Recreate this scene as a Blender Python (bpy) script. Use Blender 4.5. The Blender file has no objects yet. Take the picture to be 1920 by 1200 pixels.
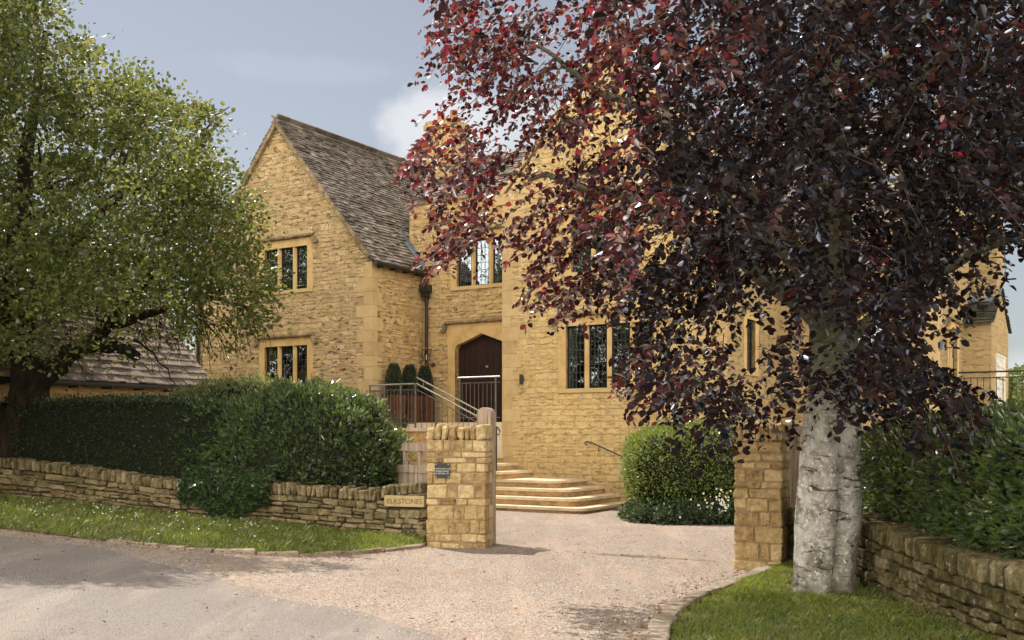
import bpy, math, random
import numpy as np
from mathutils import Vector, Matrix, noise as mnoise

R = math.radians
rng = np.random.default_rng(7)
random.seed(7)
SC = bpy.context.scene

# ------------------------------------------------------------------ camera
EYE = 1.6
cam_d = bpy.data.cameras.new('camera')
cam = bpy.data.objects.new('camera', cam_d)
SC.collection.objects.link(cam)
SC.camera = cam
cam.location = (0, 0, EYE)
cam.rotation_euler = (R(90), 0, 0)
cam_d.sensor_width = 36.0
cam_d.lens = 36.0 * 1980 / 1920
cam_d.shift_y = 214 / 1920
cam_d.clip_start = 0.1
cam_d.clip_end = 3000

# ------------------------------------------------------------------ sky, sun, exposure
SUN_EL, SUN_AZ = 57.5, math.atan2(-0.61, 0.79)      # azimuth from +Y towards +X
sdir = Vector((math.sin(SUN_AZ) * math.cos(R(SUN_EL)), math.cos(SUN_AZ) * math.cos(R(SUN_EL)), math.sin(R(SUN_EL))))
sun_d = bpy.data.lights.new('sun', 'SUN')
sun_d.energy = 5.0
sun_d.angle = R(0.53)
sun_d.color = (1.0, 0.93, 0.82)
sun = bpy.data.objects.new('sun', sun_d)
SC.collection.objects.link(sun)
sun.rotation_euler = (-sdir).to_track_quat('-Z', 'Y').to_euler()
SC.view_settings.view_transform = 'Standard'
SC.view_settings.look = 'None'
SC.view_settings.exposure = 0.25
SC.view_settings.gamma = 1.0

world = bpy.data.worlds.new('World')
SC.world = world
world.use_nodes = True
wt = world.node_tree
wn, wl = wt.nodes, wt.links
wn.clear()
wo = wn.new('ShaderNodeOutputWorld')
bg = wn.new('ShaderNodeBackground')
bg.inputs['Strength'].default_value = 0.15
sky = wn.new('ShaderNodeTexSky')
sky.sky_type = 'NISHITA'
sky.sun_disc = False
sky.sun_elevation = R(SUN_EL)
sky.sun_rotation = SUN_AZ
sky.air_density = 1.0
sky.dust_density = 0.6
sky.ozone_density = 1.0
wtc = wn.new('ShaderNodeTexCoord')
wnz = wn.new('ShaderNodeTexNoise')
wnz.inputs['Scale'].default_value = 13.0
wnz.inputs['Detail'].default_value = 7.0
wnz.inputs['Roughness'].default_value = 0.6
wl.new(wtc.outputs['Generated'], wnz.inputs['Vector'])
hs = wn.new('ShaderNodeHueSaturation')
hs.inputs['Saturation'].default_value = 0.48
hs.inputs['Value'].default_value = 0.53
wl.new(sky.outputs[0], hs.inputs['Color'])
last = hs.outputs[0]


def cloud(cx, cy, rx, rz, amt, last):
    d = Vector(((cx - 960) / 1980, 1, (814 - cy) / 1980)).normalized()
    sub = wn.new('ShaderNodeVectorMath'); sub.operation = 'SUBTRACT'
    wl.new(wtc.outputs['Generated'], sub.inputs[0]); sub.inputs[1].default_value = d
    mul = wn.new('ShaderNodeVectorMath'); mul.operation = 'MULTIPLY'
    mul.inputs[1].default_value = (1 / rx, 1 / rx, 1 / rz)
    wl.new(sub.outputs[0], mul.inputs[0])
    ln = wn.new('ShaderNodeVectorMath'); ln.operation = 'LENGTH'
    wl.new(mul.outputs[0], ln.inputs[0])
    m = wn.new('ShaderNodeMath'); m.operation = 'MULTIPLY_ADD'      # length + noise
    wl.new(wnz.outputs[0], m.inputs[0]); m.inputs[1].default_value = -2.4
    wl.new(ln.outputs['Value'], m.inputs[2])
    mr = wn.new('ShaderNodeMapRange'); mr.interpolation_type = 'SMOOTHSTEP'
    mr.inputs['From Min'].default_value = 0.1; mr.inputs['From Max'].default_value = -0.75
    mr.inputs['To Max'].default_value = amt
    wl.new(m.outputs[0], mr.inputs['Value'])
    mx = wn.new('ShaderNodeMix'); mx.data_type = 'RGBA'
    wl.new(mr.outputs[0], mx.inputs['Factor']); wl.new(last, mx.inputs['A'])
    mx.inputs['B'].default_value = (4.6, 4.7, 4.9, 1)
    return mx.outputs['Result']


last = cloud(805, 262, 0.062, 0.042, .9, last)
last = cloud(1000, 240, 0.10, 0.03, 0.7, last)
last = cloud(1930, 700, 0.10, 0.022, 0.6, last)
last = cloud(560, 130, 0.10, 0.012, 0.12, last)
# bright broken cloud added behind the viewer to light the shaded house front
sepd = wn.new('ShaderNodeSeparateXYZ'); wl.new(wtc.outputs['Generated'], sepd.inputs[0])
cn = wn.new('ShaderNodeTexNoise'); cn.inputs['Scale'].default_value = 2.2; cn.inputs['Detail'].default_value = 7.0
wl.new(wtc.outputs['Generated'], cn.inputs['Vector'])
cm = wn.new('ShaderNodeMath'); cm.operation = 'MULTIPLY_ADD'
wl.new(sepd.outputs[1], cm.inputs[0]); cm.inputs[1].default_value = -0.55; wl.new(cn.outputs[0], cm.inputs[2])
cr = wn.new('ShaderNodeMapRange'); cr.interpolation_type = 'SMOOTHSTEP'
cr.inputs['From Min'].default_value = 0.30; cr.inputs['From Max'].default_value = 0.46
cz = wn.new('ShaderNodeMath'); cz.operation = 'MULTIPLY_ADD'      # added cloud thins overhead to light walls more than ground
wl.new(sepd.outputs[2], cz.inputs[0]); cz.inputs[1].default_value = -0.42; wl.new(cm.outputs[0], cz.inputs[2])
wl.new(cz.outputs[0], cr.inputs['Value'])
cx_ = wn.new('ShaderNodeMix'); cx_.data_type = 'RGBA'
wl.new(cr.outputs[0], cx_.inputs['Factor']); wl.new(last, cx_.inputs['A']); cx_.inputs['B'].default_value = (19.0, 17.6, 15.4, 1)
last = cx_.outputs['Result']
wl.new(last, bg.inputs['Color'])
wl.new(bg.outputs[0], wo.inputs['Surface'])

# ------------------------------------------------------------------ material helpers
MATS = {}


def newmat(name):
    m = bpy.data.materials.new(name)
    m.use_nodes = True
    nt = m.node_tree
    b = nt.nodes['Principled BSDF']
    MATS[name] = m
    return m, nt, nt.nodes, nt.links, b


def N(nt, typ, ins=None, **kw):
    n = nt.nodes.new(typ)
    for k, v in kw.items():
        setattr(n, k, v)
    if ins:
        for k, v in ins.items():
            if hasattr(v, 'is_linked') or isinstance(v, bpy.types.NodeSocket):
                nt.links.new(v, n.inputs[k])
            else:
                n.inputs[k].default_value = v
    return n


def ramp(nt, fac, stops):
    r = nt.nodes.new('ShaderNodeValToRGB')
    el = r.color_ramp.elements
    while len(el) < len(stops):
        el.new(0.5)
    for e, (p, c) in zip(el, stops):
        e.position = p
        e.color = c if len(c) == 4 else (*c, 1)
    nt.links.new(fac, r.inputs[0])
    return r.outputs[0]


def mixc(nt, fac, a, b, mode='MIX'):
    n = nt.nodes.new('ShaderNodeMix')
    n.data_type = 'RGBA'; n.blend_type = mode
    for s, v in (('Factor', fac), ('A', a), ('B', b)):
        if isinstance(v, bpy.types.NodeSocket):
            nt.links.new(v, n.inputs[s])
        elif s == 'Factor':
            n.inputs[s].default_value = v
        else:
            n.inputs[s].default_value = (*v, 1) if len(v) == 3 else v
    return n.outputs['Result']


def math1(nt, op, a, b=0.0, c=0.0):
    n = nt.nodes.new('ShaderNodeMath'); n.operation = op
    for i, v in enumerate((a, b, c)):
        if isinstance(v, bpy.types.NodeSocket):
            nt.links.new(v, n.inputs[i])
        else:
            n.inputs[i].default_value = v
    return n.outputs[0]


def noisef(nt, vec, scale, detail=4, rough=0.55, dist=0.0):
    n = N(nt, 'ShaderNodeTexNoise', {'Scale': scale, 'Detail': detail, 'Roughness': rough, 'Distortion': dist})
    if vec is not None:
        nt.links.new(vec, n.inputs['Vector'])
    return n.outputs[0]


def maprange(nt, v, a, b, c=0.0, d=1.0):
    n = N(nt, 'ShaderNodeMapRange', {'Value': v, 'From Min': a, 'From Max': b, 'To Min': c, 'To Max': d})
    n.interpolation_type = 'SMOOTHSTEP'
    return n.outputs[0]


def bump(nt, h, strength, dist, b, prev=None):
    n = N(nt, 'ShaderNodeBump', {'Height': h, 'Strength': strength, 'Distance': dist})
    if prev is not None:
        nt.links.new(prev, n.inputs['Normal'])
    nt.links.new(n.outputs[0], b.inputs['Normal'])
    return n.outputs[0]


def masonry(name, cols, row=0.15, width=0.36, mortar=0.011, stain_shade=0.5, dist=0.016, mort=(0.42, 0.31, 0.17), bs=0.8):
    """honey limestone in courses; uv in metres"""
    m, nt, nodes, links, b = newmat(name)
    uv = nodes.new('ShaderNodeUVMap').outputs[0]
    sep = N(nt, 'ShaderNodeSeparateXYZ', {'Vector': uv})
    # courses of changing height
    cv = N(nt, 'ShaderNodeCombineXYZ', {'X': 3.7, 'Y': sep.outputs[1], 'Z': 0.0}).outputs[0]
    n1 = noisef(nt, cv, 2.3, 1)
    v2 = math1(nt, 'ADD', sep.outputs[1], math1(nt, 'MULTIPLY', math1(nt, 'SUBTRACT', n1, 0.5), 0.34))
    base = N(nt, 'ShaderNodeCombineXYZ', {'X': sep.outputs[0], 'Y': v2, 'Z': 0.0}).outputs[0]
    dn = N(nt, 'ShaderNodeTexNoise', {'Vector': uv, 'Scale': 5.5, 'Detail': 3.0})
    ds = N(nt, 'ShaderNodeVectorMath', operation='SUBTRACT'); links.new(dn.outputs['Color'], ds.inputs[0]); ds.inputs[1].default_value = (.5, .5, .5)
    dm = N(nt, 'ShaderNodeVectorMath', operation='MULTIPLY'); links.new(ds.outputs[0], dm.inputs[0]); dm.inputs[1].default_value = (dist * 6, dist * 3.4, 0)
    da = N(nt, 'ShaderNodeVectorMath', operation='ADD'); links.new(base, da.inputs[0]); links.new(dm.outputs[0], da.inputs[1])
    br = N(nt, 'ShaderNodeTexBrick', {'Vector': da.outputs[0], 'Color1': (0, 0, 0, 1), 'Color2': (1, 1, 1, 1), 'Mortar': (0.5, 0.5, 0.5, 1),
                                      'Scale': 1.0, 'Mortar Size': mortar, 'Mortar Smooth': 0.35, 'Bias': 0.0, 'Brick Width': width, 'Row Height': row})
    br.offset = 0.37; br.squash = 0.72; br.squash_frequency = 3
    k = len(cols)
    col = ramp(nt, br.outputs['Color'], [(i / (k - 1) * 0.9 + 0.05, c) for i, c in enumerate(cols)])
    # mottling inside the stones
    col = mixc(nt, maprange(nt, noisef(nt, uv, 9, 6, 0.7), 0.3, 0.75, 0.0, 0.5), col, (0.40, 0.28, 0.13), 'MIX')
    big = noisef(nt, uv, 0.7, 5, 0.6)
    col = mixc(nt, maprange(nt, big, 0.3, 0.75, 0.0, 0.55), col, (0.50, 0.36, 0.19))
    stk = N(nt, 'ShaderNodeMapping', {'Vector': uv, 'Scale': (1.6, 0.30, 1.0)}).outputs[0]
    col = mixc(nt, maprange(nt, noisef(nt, stk, 1.0, 6, 0.7), 0.50, 0.72, 0.0, 0.42), col, (0.30, 0.22, 0.13))
    col = mixc(nt, math1(nt, 'MULTIPLY', maprange(nt, sep.outputs[1], 1.3, 0.1), maprange(nt, noisef(nt, uv, 1.7, 5, 0.7), 0.3, 0.65, 0.0, 0.55)), col, (0.26, 0.17, 0.085))
    # mortar joints, only partly darker
    mf = math1(nt, 'MULTIPLY', br.outputs['Fac'], maprange(nt, noisef(nt, uv, 3.1, 3), 0.25, 0.7, 0.25, 0.85))
    col = mixc(nt, mf, col, mort)
    # elongated dark pits: weather stain plus shade under stone lips, put into colour
    sm = N(nt, 'ShaderNodeMapping', {'Vector': da.outputs[0], 'Scale': (4.6, 17.0, 1.0)}).outputs[0]
    pit = maprange(nt, noisef(nt, sm, 1.0, 5, 0.66, 0.3), 0.53, 0.66)
    zone = maprange(nt, noisef(nt, uv, 0.55, 4, 0.6), 0.36, 0.66)
    pf = math1(nt, 'MULTIPLY', pit, math1(nt, 'MULTIPLY_ADD', zone, stain_shade, stain_shade * 0.35))
    col = mixc(nt, pf, col, (0.085, 0.06, 0.035))
    links.new(col, b.inputs['Base Color'])
    b.inputs['Roughness'].default_value = 0.92
    b.inputs['Specular IOR Level'].default_value = 0.15
    h = math1(nt, 'ADD', math1(nt, 'MULTIPLY', br.outputs['Fac'], -0.6),
              math1(nt, 'ADD', math1(nt, 'MULTIPLY', noisef(nt, uv, 14, 6, 0.65), 0.9), math1(nt, 'MULTIPLY', pit, -0.8)))
    bump(nt, h, bs, 0.035, b)
    return m


def simple(name, cols, scale=8, rough=0.85, bscale=40, bst=0.3, bdist=0.01, island=False, spec=0.2, metal=0.0, coord='Object', stretch=None, lichen=0.0):
    m, nt, nodes, links, b = newmat(name)
    tc = nodes.new('ShaderNodeTexCoord').outputs[coord]
    if stretch:
        tc = N(nt, 'ShaderNodeMapping', {'Vector': tc, 'Scale': stretch}).outputs[0]
    f = noisef(nt, tc, scale, 5, 0.6)
    f = maprange(nt, f, 0.28, 0.72)
    if island:
        g = nodes.new('ShaderNodeNewGeometry').outputs['Random Per Island']
        f = math1(nt, 'MULTIPLY_ADD', f, 0.45, math1(nt, 'MULTIPLY', g, 0.55))
    k = len(cols)
    col = ramp(nt, f, [(i / (k - 1), c) for i, c in enumerate(cols)])
    if lichen:
        lz = maprange(nt, noisef(nt, tc, 17, 6, 0.72), 0.58, 0.66, 0, lichen)
        col = mixc(nt, lz, col, (0.42, 0.40, 0.32))
        col = mixc(nt, maprange(nt, noisef(nt, tc, 2.3, 5, 0.7), 0.52, 0.7, 0, lichen * .8), col, (0.075, 0.075, 0.030))
        col = mixc(nt, maprange(nt, noisef(nt, tc, 30, 6, 0.75), 0.56, 0.68, 0, 0.7), col, (0.05, 0.036, 0.02))
    links.new(col, b.inputs['Base Color'])
    b.inputs['Roughness'].default_value = rough
    b.inputs['Specular IOR Level'].default_value = spec
    b.inputs['Metallic'].default_value = metal
    if bst > 0:
        bump(nt, noisef(nt, tc, bscale, 5, 0.6), bst, bdist, b)
    return m


honey = [(0.42, 0.27, 0.10), (0.50, 0.34, 0.15), (0.58, 0.42, 0.20), (0.47, 0.31, 0.12), (0.55, 0.37, 0.17)]
M_main = masonry('main_stone', [(0.62, 0.42, 0.17), (0.70, 0.50, 0.22), (0.76, 0.57, 0.28), (0.65, 0.45, 0.19), (0.73, 0.53, 0.25)], 0.125, 0.33, 0.008, 0.26, dist=0.017, mort=(0.42, 0.29, 0.14))
M_wing = masonry('weathered_stone', [(0.38, 0.26, 0.13), (0.54, 0.38, 0.20), (0.68, 0.53, 0.31), (0.46, 0.32, 0.16), (0.60, 0.43, 0.22), (0.50, 0.36, 0.20)], 0.115, 0.27, 0.009, 1.0, dist=0.022, mort=(0.30, 0.22, 0.12))
M_side = masonry('orange_stone', [(0.50, 0.32, 0.13), (0.60, 0.41, 0.18), (0.72, 0.52, 0.27), (0.55, 0.35, 0.14), (0.64, 0.44, 0.19)], 0.12, 0.27, 0.010, 0.6, dist=0.022, mort=(0.32, 0.22, 0.11))
M_terr = masonry('terrace_stone', [(0.60, 0.36, 0.14), (0.68, 0.44, 0.19), (0.64, 0.40, 0.16)], 0.17, 0.42, 0.008, 0.15)
M_right = masonry('end_stone', [(0.36, 0.26, 0.13), (0.44, 0.33, 0.18), (0.39, 0.28, 0.14)], 0.20, 0.5, 0.007, 0.2)
M_ashlar = simple('dressed_stone', [(0.46, 0.30, 0.12), (0.57, 0.39, 0.17), (0.63, 0.44, 0.21)], 3, 0.9, 30, 0.25, 0.006)
M_quoin = simple('quoin_stone', [(0.40, 0.275, 0.13), (0.51, 0.365, 0.18), (0.58, 0.43, 0.235)], 4, 0.9, 22, 0.4, 0.01, island=True)
M_hood = simple('weathered_moulding', [(0.13, 0.10, 0.06), (0.24, 0.18, 0.11), (0.42, 0.31, 0.17)], 6, 0.95, 30, 0.5, 0.01)
M_slate = simple('stone_slates', [(0.05, 0.042, 0.036), (0.125, 0.103, 0.087), (0.205, 0.175, 0.15), (0.32, 0.285, 0.25)], 3.0, 0.9, 26, 0.7, 0.015, island=True)
M_mossy = simple('mossy_slates', [(0.02, 0.018, 0.014), (0.05, 0.047, 0.035), (0.09, 0.085, 0.07)], 5.0, 0.9, 26, 0.7, 0.015, island=True)
M_tile = simple('garage_tiles', [(0.13, 0.10, 0.088), (0.22, 0.175, 0.15), (0.33, 0.275, 0.235)], 2.4, 0.9, 26, 0.7, 0.015, island=True)
M_railb = simple('shaded_steel', [(0.10, 0.088, 0.072), (0.17, 0.15, 0.125)], 10, 0.5, 60, 0.1, 0.002, metal=0.3)  # darker copy of the rail steel, shade put into the colour
M_under = simple('roof_underlay', [(0.05, 0.04, 0.03), (0.09, 0.07, 0.06)], 3)
M_lead = simple('lead_flashing', [(0.10, 0.115, 0.135), (0.17, 0.185, 0.21)], 4, 0.5, 12, 0.2, 0.01, spec=0.5)
M_black = simple('black_iron', [(0.010, 0.011, 0.011), (0.02, 0.021, 0.02)], 5, 0.45, 40, 0.1, 0.003, spec=0.5)
M_frame = simple('window_metal', [(0.012, 0.012, 0.012), (0.022, 0.021, 0.02)], 5, 0.5, 40, 0.0)
M_leadcame = simple('lead_cames', [(0.05, 0.05, 0.05), (0.09, 0.09, 0.085)], 20, 0.6, 40, 0.0)
M_door = simple('dark_stained_oak', [(0.016, 0.006, 0.0045), (0.030, 0.012, 0.008)], 3, 0.6, 30, 0.3, 0.004, stretch=(14, 14, 0.8), spec=0.3)
M_bronze = simple('aged_bronze', [(0.06, 0.035, 0.022), (0.12, 0.07, 0.045)], 12, 0.5, 40, 0.1, spec=0.5)
M_rail = simple('grey_steel', [(0.26, 0.23, 0.19), (0.40, 0.36, 0.31)], 10, 0.4, 60, 0.1, 0.002, metal=0.35, spec=0.5)  # brighter copy for top rails, sunlight put into the colour
M_pot = simple('rusty_planter', [(0.07, 0.028, 0.015), (0.13, 0.055, 0.03)], 3, 0.7, 20, 0.2, 0.004)
M_oak = simple('weathered_oak', [(0.22, 0.16, 0.115), (0.36, 0.275, 0.205), (0.48, 0.39, 0.31)], 2.6, 0.85, 20, 0.6, 0.008, stretch=(14, 14, 1.0))
M_dry = simple('dry_stone', [(0.055, 0.042, 0.022), (0.12, 0.095, 0.045), (0.24, 0.185, 0.10), (0.36, 0.285, 0.175)], 9, 0.95, 24, 1.0, 0.03, island=True, lichen=0.7)
M_dryR = simple('mossy_dry_stone', [(0.030, 0.026, 0.012), (0.085, 0.072, 0.028), (0.16, 0.13, 0.06), (0.28, 0.24, 0.155)], 9, 0.95, 24, 1.0, 0.03, island=True, lichen=0.8)
M_pillar = simple('pillar_stone', [(0.17, 0.105, 0.05), (0.40, 0.275, 0.125), (0.58, 0.43, 0.22), (0.74, 0.59, 0.36)], 10, 0.93, 20, 1.0, 0.035, island=True, lichen=0.5)
M_core = simple('wall_core', [(0.05, 0.035, 0.02), (0.10, 0.07, 0.035)], 8)
M_pcore = simple('pillar_core', [(0.24, 0.165, 0.085), (0.34, 0.25, 0.135)], 8)
M_sign = simple('carved_slab', [(0.36, 0.27, 0.13), (0.46, 0.35, 0.18), (0.50, 0.39, 0.22)], 5, 0.9, 30, 0.4, 0.006)
M_cut = simple('carved_letter', [(0.13, 0.085, 0.035), (0.20, 0.14, 0.06)], 20)
M_plaque = simple('plaque_slate', [(0.012, 0.018, 0.018), (0.02, 0.028, 0.028)], 10, 0.4, 40, 0.0, spec=0.5)
M_white = simple('white_lettering', [(0.62, 0.62, 0.58), (0.72, 0.72, 0.68)], 20, 0.6, 40, 0.0)
M_panel = simple('whitewashed_panel', [(0.30, 0.29, 0.26), (0.62, 0.60, 0.55), (0.72, 0.70, 0.66)], 9, 0.8, 20, 0.8, 0.02)
M_step = simple('step_stone', [(0.36, 0.22, 0.09), (0.50, 0.33, 0.14), (0.58, 0.40, 0.19)], 4, 0.88, 24, 0.5, 0.01, island=True)
M_tread = simple('tread_stone', [(0.54, 0.43, 0.29), (0.70, 0.59, 0.44)], 4, 0.88, 24, 0.4, 0.01)  # paler than the risers; sun on the tops is put into the colour
M_kerb = simple('kerb_stone', [(0.17, 0.13, 0.10), (0.28, 0.23, 0.18), (0.36, 0.30, 0.24)], 6, 0.92, 30, 0.6, 0.012, island=True)
M_curtain = simple('linen_curtain', [(0.40, 0.38, 0.33), (0.55, 0.53, 0.47)], 3, 0.9, 30, 0.2, 0.01, stretch=(14, 14, 1))
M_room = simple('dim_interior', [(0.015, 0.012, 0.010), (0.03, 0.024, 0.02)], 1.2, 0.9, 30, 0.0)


def glass_mat():
    m, nt, nodes, links, b = newmat('old_glass')
    nodes.remove(b)
    out = nodes['Material Output']
    tr = N(nt, 'ShaderNodeBsdfTransparent', {'Color': (0.78, 0.82, 0.80, 1)})
    gl = N(nt, 'ShaderNodeBsdfGlossy', {'Color': (0.66, 0.74, 0.84, 1), 'Roughness': 0.015})
    tc = nodes.new('ShaderNodeTexCoord').outputs['Object']
    bp = N(nt, 'ShaderNodeBump', {'Height': noisef(nt, tc, 2.2, 2), 'Strength': 0.14, 'Distance': 0.02})
    links.new(bp.outputs[0], gl.inputs['Normal'])
    fr = N(nt, 'ShaderNodeFresnel', {'IOR': 1.7})
    f = math1(nt, 'MULTIPLY_ADD', fr.outputs[0], 1.0, 0.20)
    mx = N(nt, 'ShaderNodeMixShader', {0: f, 1: tr.outputs[0], 2: gl.outputs[0]})
    links.new(mx.outputs[0], out.inputs['Surface'])
    return m


M_glass = glass_mat()


def leaf_mat(name, cols, tcols, trans=0.5, gloss=0.12, rough=0.4, gcol=(1, 1, 1, 1)):
    """leaf blade: reflecting and letting light through, each leaf its own tint"""
    m, nt, nodes, links, b = newmat(name)
    nodes.remove(b)
    out = nodes['Material Output']
    g = nodes.new('ShaderNodeNewGeometry').outputs['Random Per Island']
    k = len(cols)
    c = ramp(nt, g, [(i / (k - 1), x) for i, x in enumerate(cols)])
    g2 = math1(nt, 'FRACT', math1(nt, 'MULTIPLY', g, 7.31))
    if 'grass' in name:
        oc = nodes.new('ShaderNodeTexCoord').outputs['Object']
        pz = maprange(nt, noisef(nt, oc, 1.6, 5, 0.7), 0.46, 0.68, 0, 0.75)
        c = mixc(nt, pz, c, (0.20, 0.175, 0.075))
    k = len(tcols)
    t = ramp(nt, g2, [(i / (k - 1), x) for i, x in enumerate(tcols)])
    d = N(nt, 'ShaderNodeBsdfDiffuse', {'Color': c})
    tr = N(nt, 'ShaderNodeBsdfTranslucent', {'Color': t})
    m1 = N(nt, 'ShaderNodeMixShader', {0: trans, 1: d.outputs[0], 2: tr.outputs[0]})
    gl = N(nt, 'ShaderNodeBsdfGlossy', {'Color': gcol, 'Roughness': rough})
    lw = N(nt, 'ShaderNodeFresnel', {'IOR': 1.42})
    f = math1(nt, 'MULTIPLY', lw.outputs[0], gloss)
    m2 = N(nt, 'ShaderNodeMixShader', {0: f, 1: m1.outputs[0], 2: gl.outputs[0]})
    links.new(m2.outputs[0], out.inputs['Surface'])
    return m


M_beech = leaf_mat('copper_beech_leaf',  # redder copy: sunlight through left and top leaves put into colour
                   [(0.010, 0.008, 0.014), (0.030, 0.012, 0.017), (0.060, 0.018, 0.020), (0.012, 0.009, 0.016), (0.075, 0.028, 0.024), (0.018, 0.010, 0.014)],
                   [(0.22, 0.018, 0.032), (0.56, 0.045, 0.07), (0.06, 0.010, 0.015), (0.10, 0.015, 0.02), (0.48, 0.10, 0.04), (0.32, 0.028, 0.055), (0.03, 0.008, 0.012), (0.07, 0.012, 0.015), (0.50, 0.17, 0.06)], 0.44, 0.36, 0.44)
M_beech2 = leaf_mat('beech_leaf_shade_tint',  # darker copy of the leaf: shade of the dense crown put into colour
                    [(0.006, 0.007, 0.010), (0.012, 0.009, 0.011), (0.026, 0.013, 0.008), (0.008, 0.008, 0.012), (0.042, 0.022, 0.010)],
                    [(0.03, 0.010, 0.010), (0.08, 0.024, 0.012), (0.02, 0.008, 0.010), (0.16, 0.05, 0.02), (0.03, 0.015, 0.01), (0.015, 0.01, 0.012)], 0.34, 0.23, 0.46, (0.70, 0.80, 1.0, 1))  # blue gloss tint stands in for sky sheen
M_haw = leaf_mat('hawthorn_leaf', [(0.024, 0.046, 0.010), (0.045, 0.072, 0.015), (0.085, 0.11, 0.025), (0.03, 0.055, 0.012)],
                 [(0.20, 0.24, 0.045), (0.50, 0.48, 0.12), (0.09, 0.125, 0.025), (0.28, 0.30, 0.06)], 0.46, 0.28, 0.42)
M_hedge = leaf_mat('privet_leaf', [(0.018, 0.040, 0.012), (0.030, 0.060, 0.018), (0.045, 0.080, 0.022)],
                   [(0.07, 0.13, 0.025), (0.12, 0.19, 0.03)], 0.3, 0.5, 0.45)
M_laurel = leaf_mat('laurel_leaf', [(0.025, 0.055, 0.014), (0.045, 0.085, 0.018), (0.09, 0.135, 0.028), (0.034, 0.066, 0.016)],
                    [(0.18, 0.27, 0.035), (0.34, 0.42, 0.07)], 0.32, 0.8, 0.36)
M_laurelR = leaf_mat('cherry_laurel_leaf', [(0.028, 0.06, 0.014), (0.055, 0.10, 0.022), (0.12, 0.17, 0.036), (0.035, 0.075, 0.017)],
                     [(0.20, 0.30, 0.04), (0.34, 0.42, 0.07)], 0.32, 0.6, 0.48)
M_lime = leaf_mat('pale_shrub_leaf', [(0.16, 0.20, 0.07), (0.25, 0.28, 0.12)], [(0.32, 0.38, 0.10), (0.42, 0.44, 0.16)], 0.45, 0.4, 0.5)
M_bush = leaf_mat('box_leaf', [(0.09, 0.15, 0.02), (0.15, 0.21, 0.03), (0.22, 0.27, 0.045)], [(0.30, 0.38, 0.05), (0.42, 0.48, 0.07)], 0.36, 0.6, 0.42)
M_ivy = leaf_mat('ivy_leaf', [(0.022, 0.048, 0.014), (0.036, 0.068, 0.018), (0.055, 0.09, 0.024)], [(0.08, 0.15, 0.03), (0.11, 0.19, 0.04)], 0.25, 0.6, 0.42)
M_yew = leaf_mat('yew_leaf', [(0.016, 0.036, 0.012), (0.03, 0.055, 0.016)], [(0.06, 0.10, 0.02), (0.08, 0.13, 0.03)], 0.25, 0.4, 0.5)
M_far = leaf_mat('far_leaf', [(0.10, 0.13, 0.04), (0.14, 0.17, 0.05)], [(0.30, 0.33, 0.08), (0.36, 0.38, 0.12)], 0.45, 0.1, 0.5)
M_grass = leaf_mat('grass_blade', [(0.075, 0.12, 0.018), (0.13, 0.18, 0.028), (0.21, 0.235, 0.05), (0.09, 0.145, 0.024)],
                   [(0.36, 0.44, 0.045), (0.52, 0.54, 0.08)], 0.4, 0.3, 0.5)
M_daisy = simple('daisy_petals', [(0.65, 0.65, 0.60), (0.78, 0.78, 0.74)], 20, 0.8, 40, 0)
M_flower = simple('white_blossom', [(0.62, 0.60, 0.48), (0.75, 0.72, 0.6)], 20, 0.8, 40, 0)
M_inner = simple('hedge_dark_core', [(0.006, 0.009, 0.004), (0.014, 0.018, 0.008)], 12)  # near-black fill: shade inside the shrubs put into the colour
M_bark = simple('dark_bark', [(0.010, 0.008, 0.006), (0.024, 0.017, 0.012), (0.045, 0.032, 0.022)], 5, 0.95, 16, 1.0, 0.03, stretch=(3, 3, 0.7))
M_twig = simple('grey_twig', [(0.035, 0.028, 0.02), (0.12, 0.105, 0.075)], 9, 0.9, 30, 0.2)
M_dead = simple('fallen_leaf', [(0.10, 0.045, 0.02), (0.20, 0.10, 0.05), (0.30, 0.17, 0.09)], 9, 0.9, 30, 0.0, island=True)


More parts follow.
